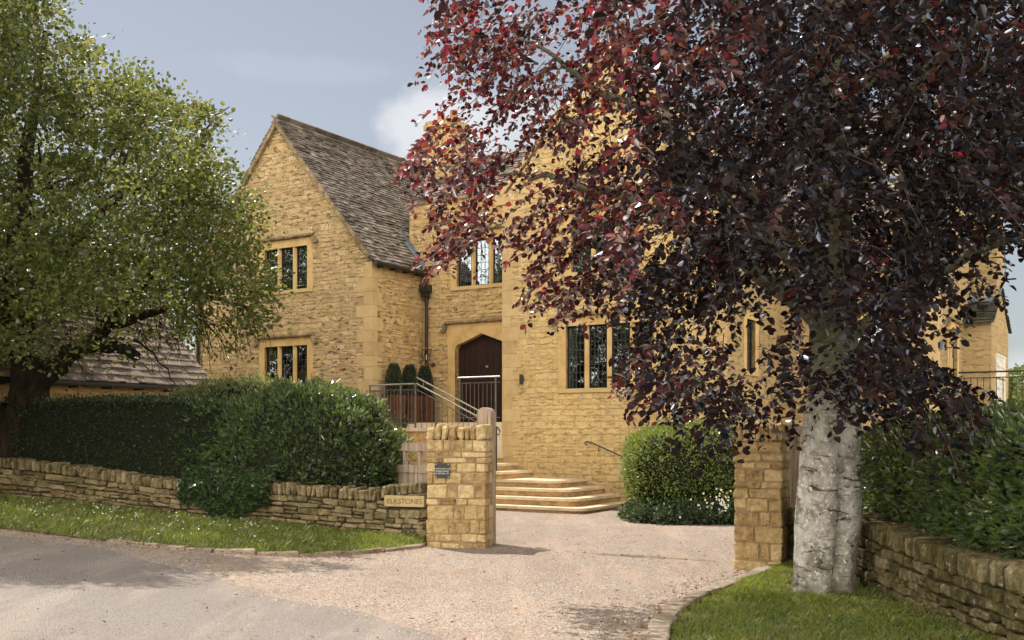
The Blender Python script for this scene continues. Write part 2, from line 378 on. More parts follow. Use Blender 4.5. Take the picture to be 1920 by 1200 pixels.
def beech_bark():
    m, nt, nodes, links, b = newmat('beech_bark')
    tc = nodes.new('ShaderNodeTexCoord').outputs['Object']
    blot = maprange(nt, noisef(nt, tc, 3.2, 7, 0.72, 0.6), 0.40, 0.60)
    col = mixc(nt, blot, (0.22, 0.20, 0.165), (0.52, 0.50, 0.46))
    col = mixc(nt, maprange(nt, noisef(nt, tc, 26, 6, 0.7), 0.52, 0.66), col, (0.74, 0.73, 0.69))
    lines = N(nt, 'ShaderNodeMapping', {'Vector': tc, 'Scale': (2.0, 2.0, 9.0)}).outputs[0]
    lf = noisef(nt, lines, 1.6, 6, 0.70, 1.2)
    crack = maprange(nt, lf, 0.56, 0.64)
    col = mixc(nt, math1(nt, 'MULTIPLY', crack, 0.95), col, (0.055, 0.045, 0.032))
    diag = N(nt, 'ShaderNodeMapping', {'Vector': tc, 'Scale': (6.0, 6.0, 2.0), 'Rotation': (0.5, 0.7, 0)}).outputs[0]
    col = mixc(nt, maprange(nt, noisef(nt, diag, 2.2, 6, 0.7, 0.6), 0.60, 0.70, 0, 0.8), col, (0.09, 0.075, 0.05))
    vor = N(nt, 'ShaderNodeTexVoronoi', {'Vector': tc, 'Scale': 9.0})
    spots = maprange(nt, vor.outputs['Distance'], 0.14, 0.08)
    col = mixc(nt, math1(nt, 'MULTIPLY', spots, 0.8), col, (0.08, 0.06, 0.04))
    sep = N(nt, 'ShaderNodeSeparateXYZ', {'Vector': tc})
    col = mixc(nt, math1(nt, 'MULTIPLY', maprange(nt, sep.outputs[2], 0.35, 0.0), maprange(nt, noisef(nt, tc, 7, 5, 0.7), 0.3, 0.6)), col, (0.10, 0.095, 0.055))
    col = mixc(nt, maprange(nt, noisef(nt, tc, 1.6, 5, 0.65), 0.52, 0.68, 0, 0.6), col, (0.17, 0.155, 0.12))
    green = math1(nt, 'MULTIPLY', maprange(nt, sep.outputs[2], 1.3, 2.3), 0.8)
    col = mixc(nt, green, col, (0.10, 0.095, 0.045))
    links.new(col, b.inputs['Base Color'])
    b.inputs['Roughness'].default_value = 0.85
    b.inputs['Specular IOR Level'].default_value = 0.2
    h = math1(nt, 'ADD', math1(nt, 'MULTIPLY', crack, -0.7), noisef(nt, tc, 20, 6, 0.7))
    bump(nt, h, 0.7, 0.02, b)
    return m


M_beechbark = beech_bark()


def gravel_mat(name, cols, dirt, scale=70):
    m, nt, nodes, links, b = newmat(name)
    tc = nodes.new('ShaderNodeTexCoord').outputs['Object']
    vor = N(nt, 'ShaderNodeTexVoronoi', {'Vector': tc, 'Scale': scale, 'Randomness': 1.0})
    sp = N(nt, 'ShaderNodeSeparateColor', {'Color': vor.outputs['Color']})
    k = len(cols)
    col = ramp(nt, sp.outputs[0], [(i / (k - 1), c) for i, c in enumerate(cols)])
    edge = maprange(nt, vor.outputs['Distance'], 0.45, 0.8, 0, 0.55)
    col = mixc(nt, edge, col, dirt)
    col = mixc(nt, maprange(nt, noisef(nt, tc, 1.1, 6, 0.65), 0.38, 0.72, 0, 0.55), col, dirt)
    trk = N(nt, 'ShaderNodeMapping', {'Vector': tc, 'Scale': (2.6, 0.35, 1.0), 'Rotation': (0, 0, -0.35)}).outputs[0]
    col = mixc(nt, maprange(nt, noisef(nt, trk, 1.0, 4, 0.6), 0.45, 0.7, 0, 0.38), col, tuple(min(1, x * 1.9) for x in dirt))
    col = mixc(nt, maprange(nt, noisef(nt, tc, 6.5, 6, 0.75), 0.58, 0.74, 0, 0.65), col, tuple(x * 0.45 for x in dirt))
    links.new(col, b.inputs['Base Color'])
    b.inputs['Roughness'].default_value = 0.95
    b.inputs['Specular IOR Level'].default_value = 0.15
    h = math1(nt, 'ADD', math1(nt, 'MULTIPLY', vor.outputs['Distance'], -1.0), math1(nt, 'MULTIPLY', noisef(nt, tc, 9, 5), 1.6))
    bump(nt, h, 0.8, 0.02, b)
    return m


M_gravel = gravel_mat('golden_gravel', [(0.17, 0.125, 0.10), (0.29, 0.235, 0.20), (0.37, 0.315, 0.275), (0.44, 0.385, 0.345), (0.26, 0.205, 0.17), (0.40, 0.345, 0.30), (0.50, 0.45, 0.41)], (0.27, 0.20, 0.155), 52)
M_asph = gravel_mat('old_asphalt', [(0.20, 0.178, 0.168), (0.27, 0.245, 0.232), (0.315, 0.29, 0.278), (0.245, 0.22, 0.208), (0.35, 0.325, 0.312)], (0.25, 0.208, 0.18), 75)
M_pebble = simple('pebbles', [(0.10, 0.065, 0.045), (0.26, 0.19, 0.14), (0.42, 0.35, 0.30), (0.54, 0.48, 0.43)], 9, 0.9, 30, 0.0, island=True)


def soil_mat():
    m, nt, nodes, links, b = newmat('turf_and_soil')
    tc = nodes.new('ShaderNodeTexCoord').outputs['Object']
    f = maprange(nt, noisef(nt, tc, 2.2, 6, 0.7), 0.35, 0.7)
    col = mixc(nt, f, (0.040, 0.065, 0.016), (0.075, 0.085, 0.03))
    col = mixc(nt, maprange(nt, noisef(nt, tc, 14, 5, 0.7), 0.5, 0.7, 0, 0.5), col, (0.12, 0.10, 0.05))
    links.new(col, b.inputs['Base Color'])
    b.inputs['Roughness'].default_value = 0.95
    bump(nt, noisef(nt, tc, 30, 5), 0.6, 0.03, b)
    return m


M_turf = soil_mat()

# ------------------------------------------------------------------ mesh helpers


def tag(o, label=None, cat=None, group=None, kind=None):
    if label: o['label'] = label
    if cat: o['category'] = cat
    if group: o['group'] = group
    if kind: o['kind'] = kind
    return o


def empty(name, loc=(0, 0, 0), rz=0.0):
    o = bpy.data.objects.new(name, None)
    SC.collection.objects.link(o)
    o.location = loc
    o.rotation_euler = (0, 0, rz)
    o.empty_display_size = 0.2
    return o


def mesh_np(name, verts, faces, mat, parent=None, smooth=False):
    """verts (n,3) array, faces (m,k) array, all faces with k corners"""
    me = bpy.data.meshes.new(name)
    n, (m, k) = len(verts), faces.shape
    me.vertices.add(n); me.vertices.foreach_set('co', np.ascontiguousarray(verts, dtype=np.float32).ravel())
    me.loops.add(m * k); me.loops.foreach_set('vertex_index', np.ascontiguousarray(faces, dtype=np.int32).ravel())
    me.polygons.add(m)
    me.polygons.foreach_set('loop_start', np.arange(0, m * k, k, dtype=np.int32))
    me.polygons.foreach_set('loop_total', np.full(m, k, dtype=np.int32))
    if smooth:
        me.polygons.foreach_set('use_smooth', np.ones(m, dtype=bool))
    me.update(calc_edges=True)
    me.materials.append(mat)
    o = bpy.data.objects.new(name, me)
    SC.collection.objects.link(o)
    if parent: o.parent = parent
    return o


class MB:
    def __init__(self):
        self.v = []; self.f = []

    def quad(self, *ps):
        b = len(self.v)
        self.v += [tuple(p) for p in ps]
        self.f.append(tuple(range(b, b + len(ps))))

    def box(self, x0, x1, y0, y1, z0, z1):
        b = len(self.v)
        self.v += [(x0, y0, z0), (x1, y0, z0), (x1, y1, z0), (x0, y1, z0), (x0, y0, z1), (x1, y0, z1), (x1, y1, z1), (x0, y1, z1)]
        for q in ((0, 3, 2, 1), (4, 5, 6, 7), (0, 1, 5, 4), (1, 2, 6, 5), (2, 3, 7, 6), (3, 0, 4, 7)):
            self.f.append(tuple(b + i for i in q))

    def obox(self, c, ax, ay, az):
        """box from centre and three half-axis vectors"""
        c, ax, ay, az = map(Vector, (c, ax, ay, az))
        b = len(self.v)
        for sz in (-1, 1):
            for sx, sy in ((-1, -1), (1, -1), (1, 1), (-1, 1)):
                self.v.append(tuple(c + sx * ax + sy * ay + sz * az))
        for q in ((0, 3, 2, 1), (4, 5, 6, 7), (0, 1, 5, 4), (1, 2, 6, 5), (2, 3, 7, 6), (3, 0, 4, 7)):
            self.f.append(tuple(b + i for i in q))

    def prism(self, poly, z0, z1):
        """poly: list of (x,y) counter-clockwise, extruded in z"""
        b = len(self.v); n = len(poly)
        self.v += [(x, y, z0) for x, y in poly] + [(x, y, z1) for x, y in poly]
        self.f.append(tuple(b + i for i in reversed(range(n))))
        self.f.append(tuple(b + n + i for i in range(n)))
        for i in range(n):
            j = (i + 1) % n
            self.f.append((b + i, b + j, b + n + j, b + n + i))

    def extr(self, poly, d):
        """3-D polygon extruded by vector d"""
        b = len(self.v); n = len(poly); d = Vector(d)
        self.v += [tuple(p) for p in poly] + [tuple(Vector(p) + d) for p in poly]
        self.f.append(tuple(b + i for i in range(n)))
        self.f.append(tuple(b + n + i for i in reversed(range(n))))
        for i in range(n):
            j = (i + 1) % n
            self.f.append((b + i, b + n + i, b + n + j, b + j))

    def tube(self, pts, rad, seg=8, cap=True):
        pts = [Vector(p) for p in pts]
        if not hasattr(rad, '__len__'): rad = [rad] * len(pts)
        b = len(self.v)
        up = Vector((0, 0, 1))
        for i, p in enumerate(pts):
            t = (pts[min(i + 1, len(pts) - 1)] - pts[max(i - 1, 0)]).normalized()
            a = t.cross(up)
            if a.length < 0.05: a = t.cross(Vector((0, 1, 0)))
            a.normalize(); c = t.cross(a)
            for k in range(seg):
                an = 2 * math.pi * k / seg
                self.v.append(tuple(p + rad[i] * (math.cos(an) * a + math.sin(an) * c)))
        for i in range(len(pts) - 1):
            for k in range(seg):
                k2 = (k + 1) % seg
                self.f.append((b + i * seg + k, b + i * seg + k2, b + (i + 1) * seg + k2, b + (i + 1) * seg + k))
        if cap:
            self.f.append(tuple(b + k for k in reversed(range(seg))))
            e = b + (len(pts) - 1) * seg
            self.f.append(tuple(e + k for k in range(seg)))

    def stone(self, c, ax, ay, az, ch=0.018, jit=0.008):
        """chamfered, slightly irregular block"""
        c, ax, ay, az = map(Vector, (c, ax, ay, az))
        L = (ax.length, ay.length, az.length)
        u = (ax / L[0], ay / L[1], az / L[2])
        b = len(self.v)
        idx = {}
        for sx in (-1, 1):
            for sy in (-1, 1):
                for sz in (-1, 1):
                    j = [random.uniform(-jit, jit) for _ in range(3)]
                    for k in range(3):
                        h = [sx, sy, sz]
                        co = [h[m] * (L[m] - (0 if m == k else min(ch * random.uniform(.6, 1.5), L[m] * .45))) + j[m] for m in range(3)]
                        idx[(sx, sy, sz, k)] = len(self.v)
                        self.v.append(tuple(c + u[0] * co[0] + u[1] * co[1] + u[2] * co[2]))
        F = self.f.append
        for s in (-1, 1):
            q = [idx[(s, -1, -1, 0)], idx[(s, 1, -1, 0)], idx[(s, 1, 1, 0)], idx[(s, -1, 1, 0)]]; F(tuple(q if s > 0 else q[::-1]))
            q = [idx[(-1, s, -1, 1)], idx[(-1, s, 1, 1)], idx[(1, s, 1, 1)], idx[(1, s, -1, 1)]]; F(tuple(q if s > 0 else q[::-1]))
            q = [idx[(-1, -1, s, 2)], idx[(1, -1, s, 2)], idx[(1, 1, s, 2)], idx[(-1, 1, s, 2)]]; F(tuple(q if s > 0 else q[::-1]))
        for s in (-1, 1):
            for t in (-1, 1):
                F((idx[(s, t, -1, 0)], idx[(s, t, 1, 0)], idx[(s, t, 1, 1)], idx[(s, t, -1, 1)]))
                F((idx[(s, -1, t, 0)], idx[(s, 1, t, 0)], idx[(s, 1, t, 2)], idx[(s, -1, t, 2)]))
                F((idx[(-1, s, t, 1)], idx[(1, s, t, 1)], idx[(1, s, t, 2)], idx[(-1, s, t, 2)]))
                for w in (-1, 1):
                    F((idx[(s, t, w, 0)], idx[(s, t, w, 1)], idx[(s, t, w, 2)]))

    def build(self, name, mat, parent=None, smooth=False, uv=False):
        me = bpy.data.meshes.new(name)
        me.from_pydata(self.v, [], self.f)
        me.update()
        if smooth:
            me.polygons.foreach_set('use_smooth', [True] * len(me.polygons))
        if uv:
            ul = me.uv_layers.new(name='UVMap')
            for p in me.polygons:
                n = p.normal
                for li in p.loop_indices:
                    co = me.vertices[me.loops[li].vertex_index].co
                    if abs(n.z) > 0.7: t = (co.x, co.y)
                    elif abs(n.x) > abs(n.y): t = (co.y + 13.1, co.z)
                    else: t = (co.x, co.z)
                    ul.data[li].uv = t
        me.materials.append(mat)
        o = bpy.data.objects.new(name, me)
        SC.collection.objects.link(o)
        if parent: o.parent = parent
        return o


def thing(name, label, cat, loc=(0, 0, 0), rz=0.0, group=None):
    return tag(empty(name, loc, rz), label, cat, group)


# ------------------------------------------------------------------ frames
def rise(X, Y):
    """the lane climbs gently to the left"""
    t = max(0.0, -X - 0.9)
    return 0.062 * (t - 0.5 * (1 - math.exp(-t / 0.5)))


def at(x, y, Y):
    return Vector(((x - 960) * Y / 1980, Y, EYE + (814 - y) * Y / 1980))


def gp(x, y, dz=0.0):
    """where the line of sight meets the ground"""
    Y = 15.0
    for _ in range(60):
        X = (x - 960) * Y / 1980
        z = rise(X, Y) + dz
        Y = (EYE - z) * 1980 / (y - 814)
    return ((x - 960) * Y / 1980, Y)


HA = -math.atan2(0.531, 0.847)
HO = Vector((-0.22, 24.17, 0))
U = Vector((math.cos(HA), math.sin(HA), 0))
V = Vector((-math.sin(HA), math.cos(HA), 0))


def hw(a, b, z=0.0):
    return HO + a * U + b * V + Vector((0, 0, z))


# ================================================================== SETTING
def sheet(name, poly_fn, x0, x1, y0, y1, st, mat, dz):
    xs = np.arange(x0, x1 + st, st); ys = np.arange(y0, y1 + st, st)
    idx = {}; vs = []; fs = []
    for i in range(len(xs) - 1):
        for j in range(len(ys) - 1):
            if poly_fn is None or poly_fn(xs[i] + st / 2, ys[j] + st / 2):
                q = []
                for a, b in ((i, j), (i + 1, j), (i + 1, j + 1), (i, j + 1)):
                    if (a, b) not in idx:
                        idx[(a, b)] = len(vs)
                        X, Y = xs[a], ys[b]
                        vs.append((X, Y, rise(X, Y) + dz(X, Y)))
                    q.append(idx[(a, b)])
                fs.append(q)
    return mesh_np(name, np.array(vs), np.array(fs), mat, smooth=True)


# verge edges
vergeL = [(-60, 985), (0, 992), (100, 1003), (200, 1016), (300, 1027), (400, 1036), (480, 1041), (560, 1043), (640, 1041), (720, 1035), (785, 1027), (806, 1018)]
VL = [gp(*p) for p in vergeL]
kerbR = [(1470, 1070), (1440, 1078), (1400, 1092), (1360, 1106), (1320, 1122), (1285, 1140), (1258, 1158), (1240, 1180), (1232, 1210), (1235, 1290), (1255, 1450)]
KR = [gp(*p) for p in kerbR]


def interp_y(pts, x):
    for (xa, ya), (xb, yb) in zip(pts, pts[1:]):
        if xa <= x <= xb: return ya + (yb - ya) * (x - xa) / (xb - xa)
    return pts[0][1] if x < pts[0][0] else pts[-1][1]


def interp_x(pts, y):      # pts sorted by falling y
    for (xa, ya), (xb, yb) in zip(pts, pts[1:]):
        if yb <= y <= ya: return xa + (xb - xa) * (y - ya) / (yb - ya)
    return pts[0][0] if y > pts[0][1] else pts[-1][0]


g = sheet('ground', None, -60, 60, -20, 100, 1.5, M_turf, lambda x, y: -0.05 + (-0.0 if x > -9 else 0))
tag(g, kind='structure')
mb = MB()
for x0, x1, y0, y1 in ((-900, -60, -900, 900), (60, 900, -900, 900), (-60, 60, 100, 900), (-60, 60, -900, -20)):
    pass
far = MB(); far.box(-1500, 1500, 101.5, 2500, -1.0, -0.06); far.box(60, 1500, -1500, 101.5, -1.0, -0.06); far.box(-60, 60, -1500, -20, -1.0, -0.06)
far.box(-1500, -60, -1500, 101.5, -1.0, -0.06)
tag(far.build('far_ground', M_turf), kind='structure')


def in_drive(x, y):
    if y > 25: return False
    return -30 < x < 9 and y > -12


dr = sheet('driveway', in_drive, -30, 9, -12, 25, 0.35, M_gravel,
           lambda x, y: 0.0 + 0.012 * mnoise.noise(Vector((x * .8, y * .8, 0))) + (0.05 * min(1, max(0, (y - 17) / 4))))
tag(dr, kind='structure')
# the lane: worn asphalt with a ragged, gravelly edge
edge_px = [(-400, 985), (0, 1003), (150, 1020), (300, 1050), (480, 1104), (640, 1140), (760, 1170), (860, 1200), (960, 1240), (1100, 1330)]
EP = [gp(*p) for p in edge_px]
EP.sort()
ne = 260
xs = np.linspace(-30, 8, ne)  # splits sprays by position into sun-coloured and shade-coloured leaves
vs = []; fs = []
nr = 18
for i, X in enumerate(xs):
    ye = interp_y(EP, X) if X > EP[0][0] else EP[0][1] + (EP[0][0] - X) * 0.1
    if X > EP[-1][0]: ye = EP[-1][1] - (X - EP[-1][0]) * 0.6
    ye += 0.28 * mnoise.noise(Vector((X * 1.1, 3, 0))) + 0.10 * mnoise.noise(Vector((X * 5.0, 7, 0)))
    for j in range(nr):
        Y = -11 + (ye + 11) * (j / (nr - 1)) ** 0.6
        z = rise(X, Y) + 0.018 + 0.012 * mnoise.noise(Vector((X * .8, Y * .8, 0)))
        if j == nr - 1: z -= 0.02
        vs.append((X, Y, z))
    if i:
        for j in range(nr - 1):
            a = (i - 1) * nr + j
            fs.append((a, a + nr, a + nr + 1, a + 1))
rd = mesh_np('road', np.array(vs), np.array(fs), M_asph, smooth=True)
tag(rd, kind='structure')

WL = [(-16.0, 18.9), (-8.7, 18.0), (-6.9, 17.3), (-4.67, 16.4), (-2.6, 15.65), (-1.22, 15.25)]   # front face of the left wall
WR = [(3.30, 12.75), (3.42, 12.0), (3.50, 11.0), (3.52, 9.5), (3.54, 8.0), (3.56, 6.0), (3.6, 3.5)]     # front face of the right wall


def wl_y(x): return interp_y(WL, x)


def strip_sheet(name, lower, upper, n, m, mat, dz):
    """sheet between two polylines sampled along t"""
    def samp(pts, t):
        L = [0]
        for p, q in zip(pts, pts[1:]): L.append(L[-1] + math.dist(p, q))
        s = t * L[-1]
        for i in range(len(pts) - 1):
            if s <= L[i + 1] + 1e-9:
                k = (s - L[i]) / (L[i + 1] - L[i])
                return (pts[i][0] + k * (pts[i + 1][0] - pts[i][0]), pts[i][1] + k * (pts[i + 1][1] - pts[i][1]))
        return pts[-1]
    vs = []; fs = []
    for i in range(n + 1):
        p = samp(lower, i / n); q = samp(upper, i / n)
        for j in range(m + 1):
            k = j / m
            X = p[0] + (q[0] - p[0]) * k; Y = p[1] + (q[1] - p[1]) * k
            vs.append((X, Y, rise(X, Y) + dz(k)))
    for i in range(n):
        for j in range(m):
            a = i * (m + 1) + j
            fs.append((a, a + m + 1, a + m + 2, a + 1))
    return mesh_np(name, np.array(vs), np.array(fs), mat, smooth=True), samp


up = [(-16.0, 19.0), (-8.7, 18.1), (-6.9, 17.4), (-4.67, 16.5), (-2.6, 15.75), (-1.15, 15.4)]
low = [(-16.0, 14.6)] + VL
vdz = lambda k: 0.012 + 0.05 * min(1, k * 5) + 0.03 * k
verge, sampv = strip_sheet('grass_verge', low, up, 90, 14, M_turf, vdz)
tag(verge, kind='structure')
lawnU = [(3.35, 12.6), (3.5, 11.0), (3.55, 9.5), (3.57, 8.0), (3.6, 6.0), (3.62, 3.5)]
lawnL = [(3.1, 12.25)] + KR[1:]
ldz = lambda k: 0.012 + 0.04 * min(1, k * 5) + 0.02 * k
lawn, sampl = strip_sheet('lawn', lawnL, lawnU, 70, 12, M_turf, ldz)
tag(lawn, kind='structure')


def blades(name, lower, upper, n, h, w, fn, samp, kmax=1.0):
    t = rng.random(n); k = rng.random(n) * kmax
    P = np.zeros((n, 3))
    for i in range(n):
        p = samp(lower, t[i]); q = samp(upper, t[i])
        X = p[0] + (q[0] - p[0]) * k[i]; Y = p[1] + (q[1] - p[1]) * k[i]
        P[i] = (X, Y, rise(X, Y) + fn(k[i]) - 0.004)
    an = rng.random(n) * 6.283
    hh = h * (0.5 + rng.random(n))
    # tufts
    tn = np.array([mnoise.noise(Vector((p[0] * 3.5, p[1] * 3.5, 1))) for p in P])
    hh *= 1 + 0.7 * tn
    le = rng.normal(0, 0.45, (n, 2)) * hh[:, None]
    v = np.zeros((n, 4, 3))
    wx = np.cos(an) * w; wy = np.sin(an) * w
    v[:, 0] = P + np.stack([wx, wy, 0 * wx], 1)
    v[:, 1] = P - np.stack([wx, wy, 0 * wx], 1)
    v[:, 2] = P + np.stack([le[:, 0] * .4 - wx * .6, le[:, 1] * .4 - wy * .6, hh * .62], 1)
    v[:, 3] = P + np.stack([le[:, 0], le[:, 1], hh], 1)
    f = np.arange(n * 4).reshape(n, 4)[:, [0, 1, 2, 3]]
    return mesh_np(name, v.reshape(-1, 3), f, M_grass)


lowv = [(-9.6, 14.1)] + VL[1:]
upv = [(-9.6, 18.2)] + up[1:]
tag(blades('grass', lowv, upv, 52000, 0.055, 0.0045, vdz, sampv),
    'sunlit and shaded turf blades on the verge below the long dry stone wall', 'grass', kind='stuff')
lowl = [p for p in lawnL if p[1] > 6.3]; upl = [(3.35, 12.6), (3.5, 11.0), (3.55, 9.5), (3.57, 8.0), (3.58, 6.6)]
tag(blades('grass', lowl, upl, 46000, 0.042, 0.0032, ldz, sampl),
    'short lawn blades round the foot of the copper beech', 'grass', kind='stuff')
# daisies
mb = MB()
for _ in range(210):
    t = random.random(); k = random.betavariate(2.2, 1.6)
    t = 0.12 + 0.75 * t if random.random() < .75 else t
    p = sampv(lowv, t * 0.78); q = sampv(upv, t * 0.78)
    X = p[0] + (q[0] - p[0]) * k; Y = p[1] + (q[1] - p[1]) * k
    z = rise(X, Y) + vdz(k) + random.uniform(.05, .075)
    r = random.uniform(.009, .014)
    n = 7; tx, ty = random.uniform(-.5, .5), random.uniform(-.8, .2)
    mb.quad(*[(X + r * math.cos(6.283 * i / n), Y + r * math.sin(6.283 * i / n), z + r * (tx * math.cos(6.283 * i / n) - ty * math.sin(6.283 * i / n))) for i in range(n)])
tag(mb.build('daisies', M_daisy), 'white daisies sprinkled through the grass verge below the dry stone wall', 'flowers', kind='stuff')

# loose pebbles and fallen leaves on the gravel
n = 13000
mbv = []; P = []
while len(P) < n:
    X = random.uniform(-8, 4.5); Y = 5.5 + 15 * random.random() ** 1.6
    if X < interp_x(KR, Y) and (Y < interp_y(VL, X) if X < -1.0 else True):
        if X > EP[0][0] and Y < interp_y(EP, X) - 0.5 and random.random() < 0.93: continue
        P.append((X, Y))
P = np.array(P); s = 0.005 + 0.010 * rng.random(n) ** 3
base = np.array([(1, 0, 0), (-.5, .87, 0), (-.5, -.87, 0), (0, 0, .8)])
an = rng.random(n) * 6.28
c, sn = np.cos(an), np.sin(an)
v = np.zeros((n, 4, 3))
for i in range(4):
    bx, by, bz = base[i]
    st = 0.7 + 0.6 * rng.random(n)
    v[:, i, 0] = P[:, 0] + s * st * (bx * c - by * sn)
    v[:, i, 1] = P[:, 1] + s * st * (bx * sn + by * c)
    v[:, i, 2] = np.array([rise(*p) for p in P]) + 0.012 + np.where(P[:, 1] > 17, 0.05 * np.clip((P[:, 1] - 17) / 4, 0, 1), 0) + s * bz
f = np.arange(n * 4).reshape(n, 4)
f = np.concatenate([f[:, [0, 1, 3]], f[:, [1, 2, 3]], f[:, [2, 0, 3]]])
tag(mesh_np('pebbles', v.reshape(-1, 3), f, M_pebble), 'loose golden pebbles scattered over the drive and lane', 'pebbles', kind='stuff')
mb = MB()
for _ in range(1500):
    X = random.uniform(-8, 3.4)
    r_ = random.random()
    if r_ < .35:   # along the left verge
        X = random.uniform(-7, -1.2); Y = interp_y(VL, X) - abs(random.gauss(0, .25))
    elif r_ < .6:
        Y = random.uniform(7.5, 12.2); X = interp_x(KR, Y) - abs(random.gauss(0, .3))
    else:
        Y = random.uniform(7, 17)
        if X > interp_x(KR, Y) or (X < -1 and Y > interp_y(VL, X)): continue
    z = rise(X, Y) + .035; r = random.uniform(.012, .03); a = random.random() * 6.28
    mb.quad(*[(X + r * k * math.cos(a + d), Y + r * k * math.sin(a + d), z + random.uniform(-.006, .015)) for d, k in ((0, 1), (1.3, .5), (3.14, 1), (4.9, .5))])
tag(mb.build('fallen_leaves', M_dead), 'brown fallen leaves strewn along the edges of the gravel', 'leaf litter', kind='stuff')

# kerbs and the sett line across the gateway


def kerb(name, pts, w, h, L, label, gz=0.0, dzf=0.0):
    mb = MB()
    for (xa, ya), (xb, yb) in zip(pts, pts[1:]):
        d = math.dist((xa, ya), (xb, yb)); n = max(1, round(d / L)); t = Vector((xb - xa, yb - ya, 0)).normalized(); s = Vector((-t.y, t.x, 0))
        for i in range(n):
            k = (i + .5) / n
            X = xa + (xb - xa) * k; Y = ya + (yb - ya) * k
            zt = rise(X, Y) + gz + random.uniform(-.008, .01)
            mb.stone((X + random.uniform(-.01, .01), Y + random.uniform(-.01, .01), zt + h / 2 - .06), t * (d / n / 2 - .006), s * (w / 2 * random.uniform(.85, 1.1)), Vector((0, 0, h / 2 + .06)), .012, .01)
    o = mb.build(name, M_kerb, smooth=False)
    return tag(o, label, 'kerb')


kerb('stone_kerb', VL[3:], 0.10, 0.05, 0.42, 'low worn stone edging between the left verge and gravel')
kerb('stone_kerb', KR[:10], 0.17, 0.08, 0.30, 'double row of stone setts edging the lawn beside the copper beech')
kerb('stone_kerb', [(p[0] - .17, p[1] - .16) for p in KR[4:9]], 0.15, 0.035, 0.24, 'broken outer row of flat setts on the gravel beyond the lawn edging')
thr = [gp(1000, 1030), gp(1130, 1041), gp(1250, 1047), gp(1372, 1056)]
kerb('threshold_setts', thr, 0.07, 0.017, 0.3, 'thin line of flush setts crossing the drive at the gateway')

# ================================================================== HOUSE
house = thing('stone_house', 'two-storey honey stone house with steep gables and mullioned windows behind the drive', 'house', tuple(HO), HA)


def wall_face(mb, axis, c, s0, s1, z0, z1, holes, depth=0.22, sgn=-1):
    """vertical wall with real openings. axis 'a': runs along a at b=c, seen from -b; axis 'b': runs along b at a=c, seen from +a"""
    def pt(s, d, z):
        return (s, c + d, z) if axis == 'a' else (c - d, s, z)
    ss = sorted({s0, s1, *[h[0] for h in holes], *[h[1] for h in holes]})
    zs = sorted({z0, z1, *[h[2] for h in holes], *[h[3] for h in holes]})
    for i in range(len(ss) - 1):
        for j in range(len(zs) - 1):
            sm, zm = (ss[i] + ss[i + 1]) / 2, (zs[j] + zs[j + 1]) / 2
            if zm > z1 or any(h[0] < sm < h[1] and h[2] < zm < h[3] for h in holes): continue
            mb.quad(pt(ss[i], 0, zs[j]), pt(ss[i + 1], 0, zs[j]), pt(ss[i + 1], 0, zs[j + 1]), pt(ss[i], 0, zs[j + 1]))
    for h in holes:
        a, b, lo, hi = h
        mb.quad(pt(a, 0, lo), pt(a, 0, hi), pt(a, depth, hi), pt(a, depth, lo))
        mb.quad(pt(b, 0, lo), pt(b, depth, lo), pt(b, depth, hi), pt(b, 0, hi))
        mb.quad(pt(a, 0, hi), pt(b, 0, hi), pt(b, depth, hi), pt(a, depth, hi))
        mb.quad(pt(a, 0, lo), pt(a, depth, lo), pt(b, depth, lo), pt(b, 0, lo))


def local_parts(parent, axis, c):
    """returns a child-space mapper (s,d,z) for a wall: d>0 goes into the wall"""
    if axis == 'a': return lambda s, d, z: (s, c + d, z)
    return lambda s, d, z: (c - d, s, z)


def bx(mb, f, s0, s1, d0, d1, z0, z1):
    p, q = f(s0, d0, z0), f(s1, d1, z1)
    mb.box(min(p[0], q[0]), max(p[0], q[0]), min(p[1], q[1]), max(p[1], q[1]), min(p[2], q[2]), max(p[2], q[2]))


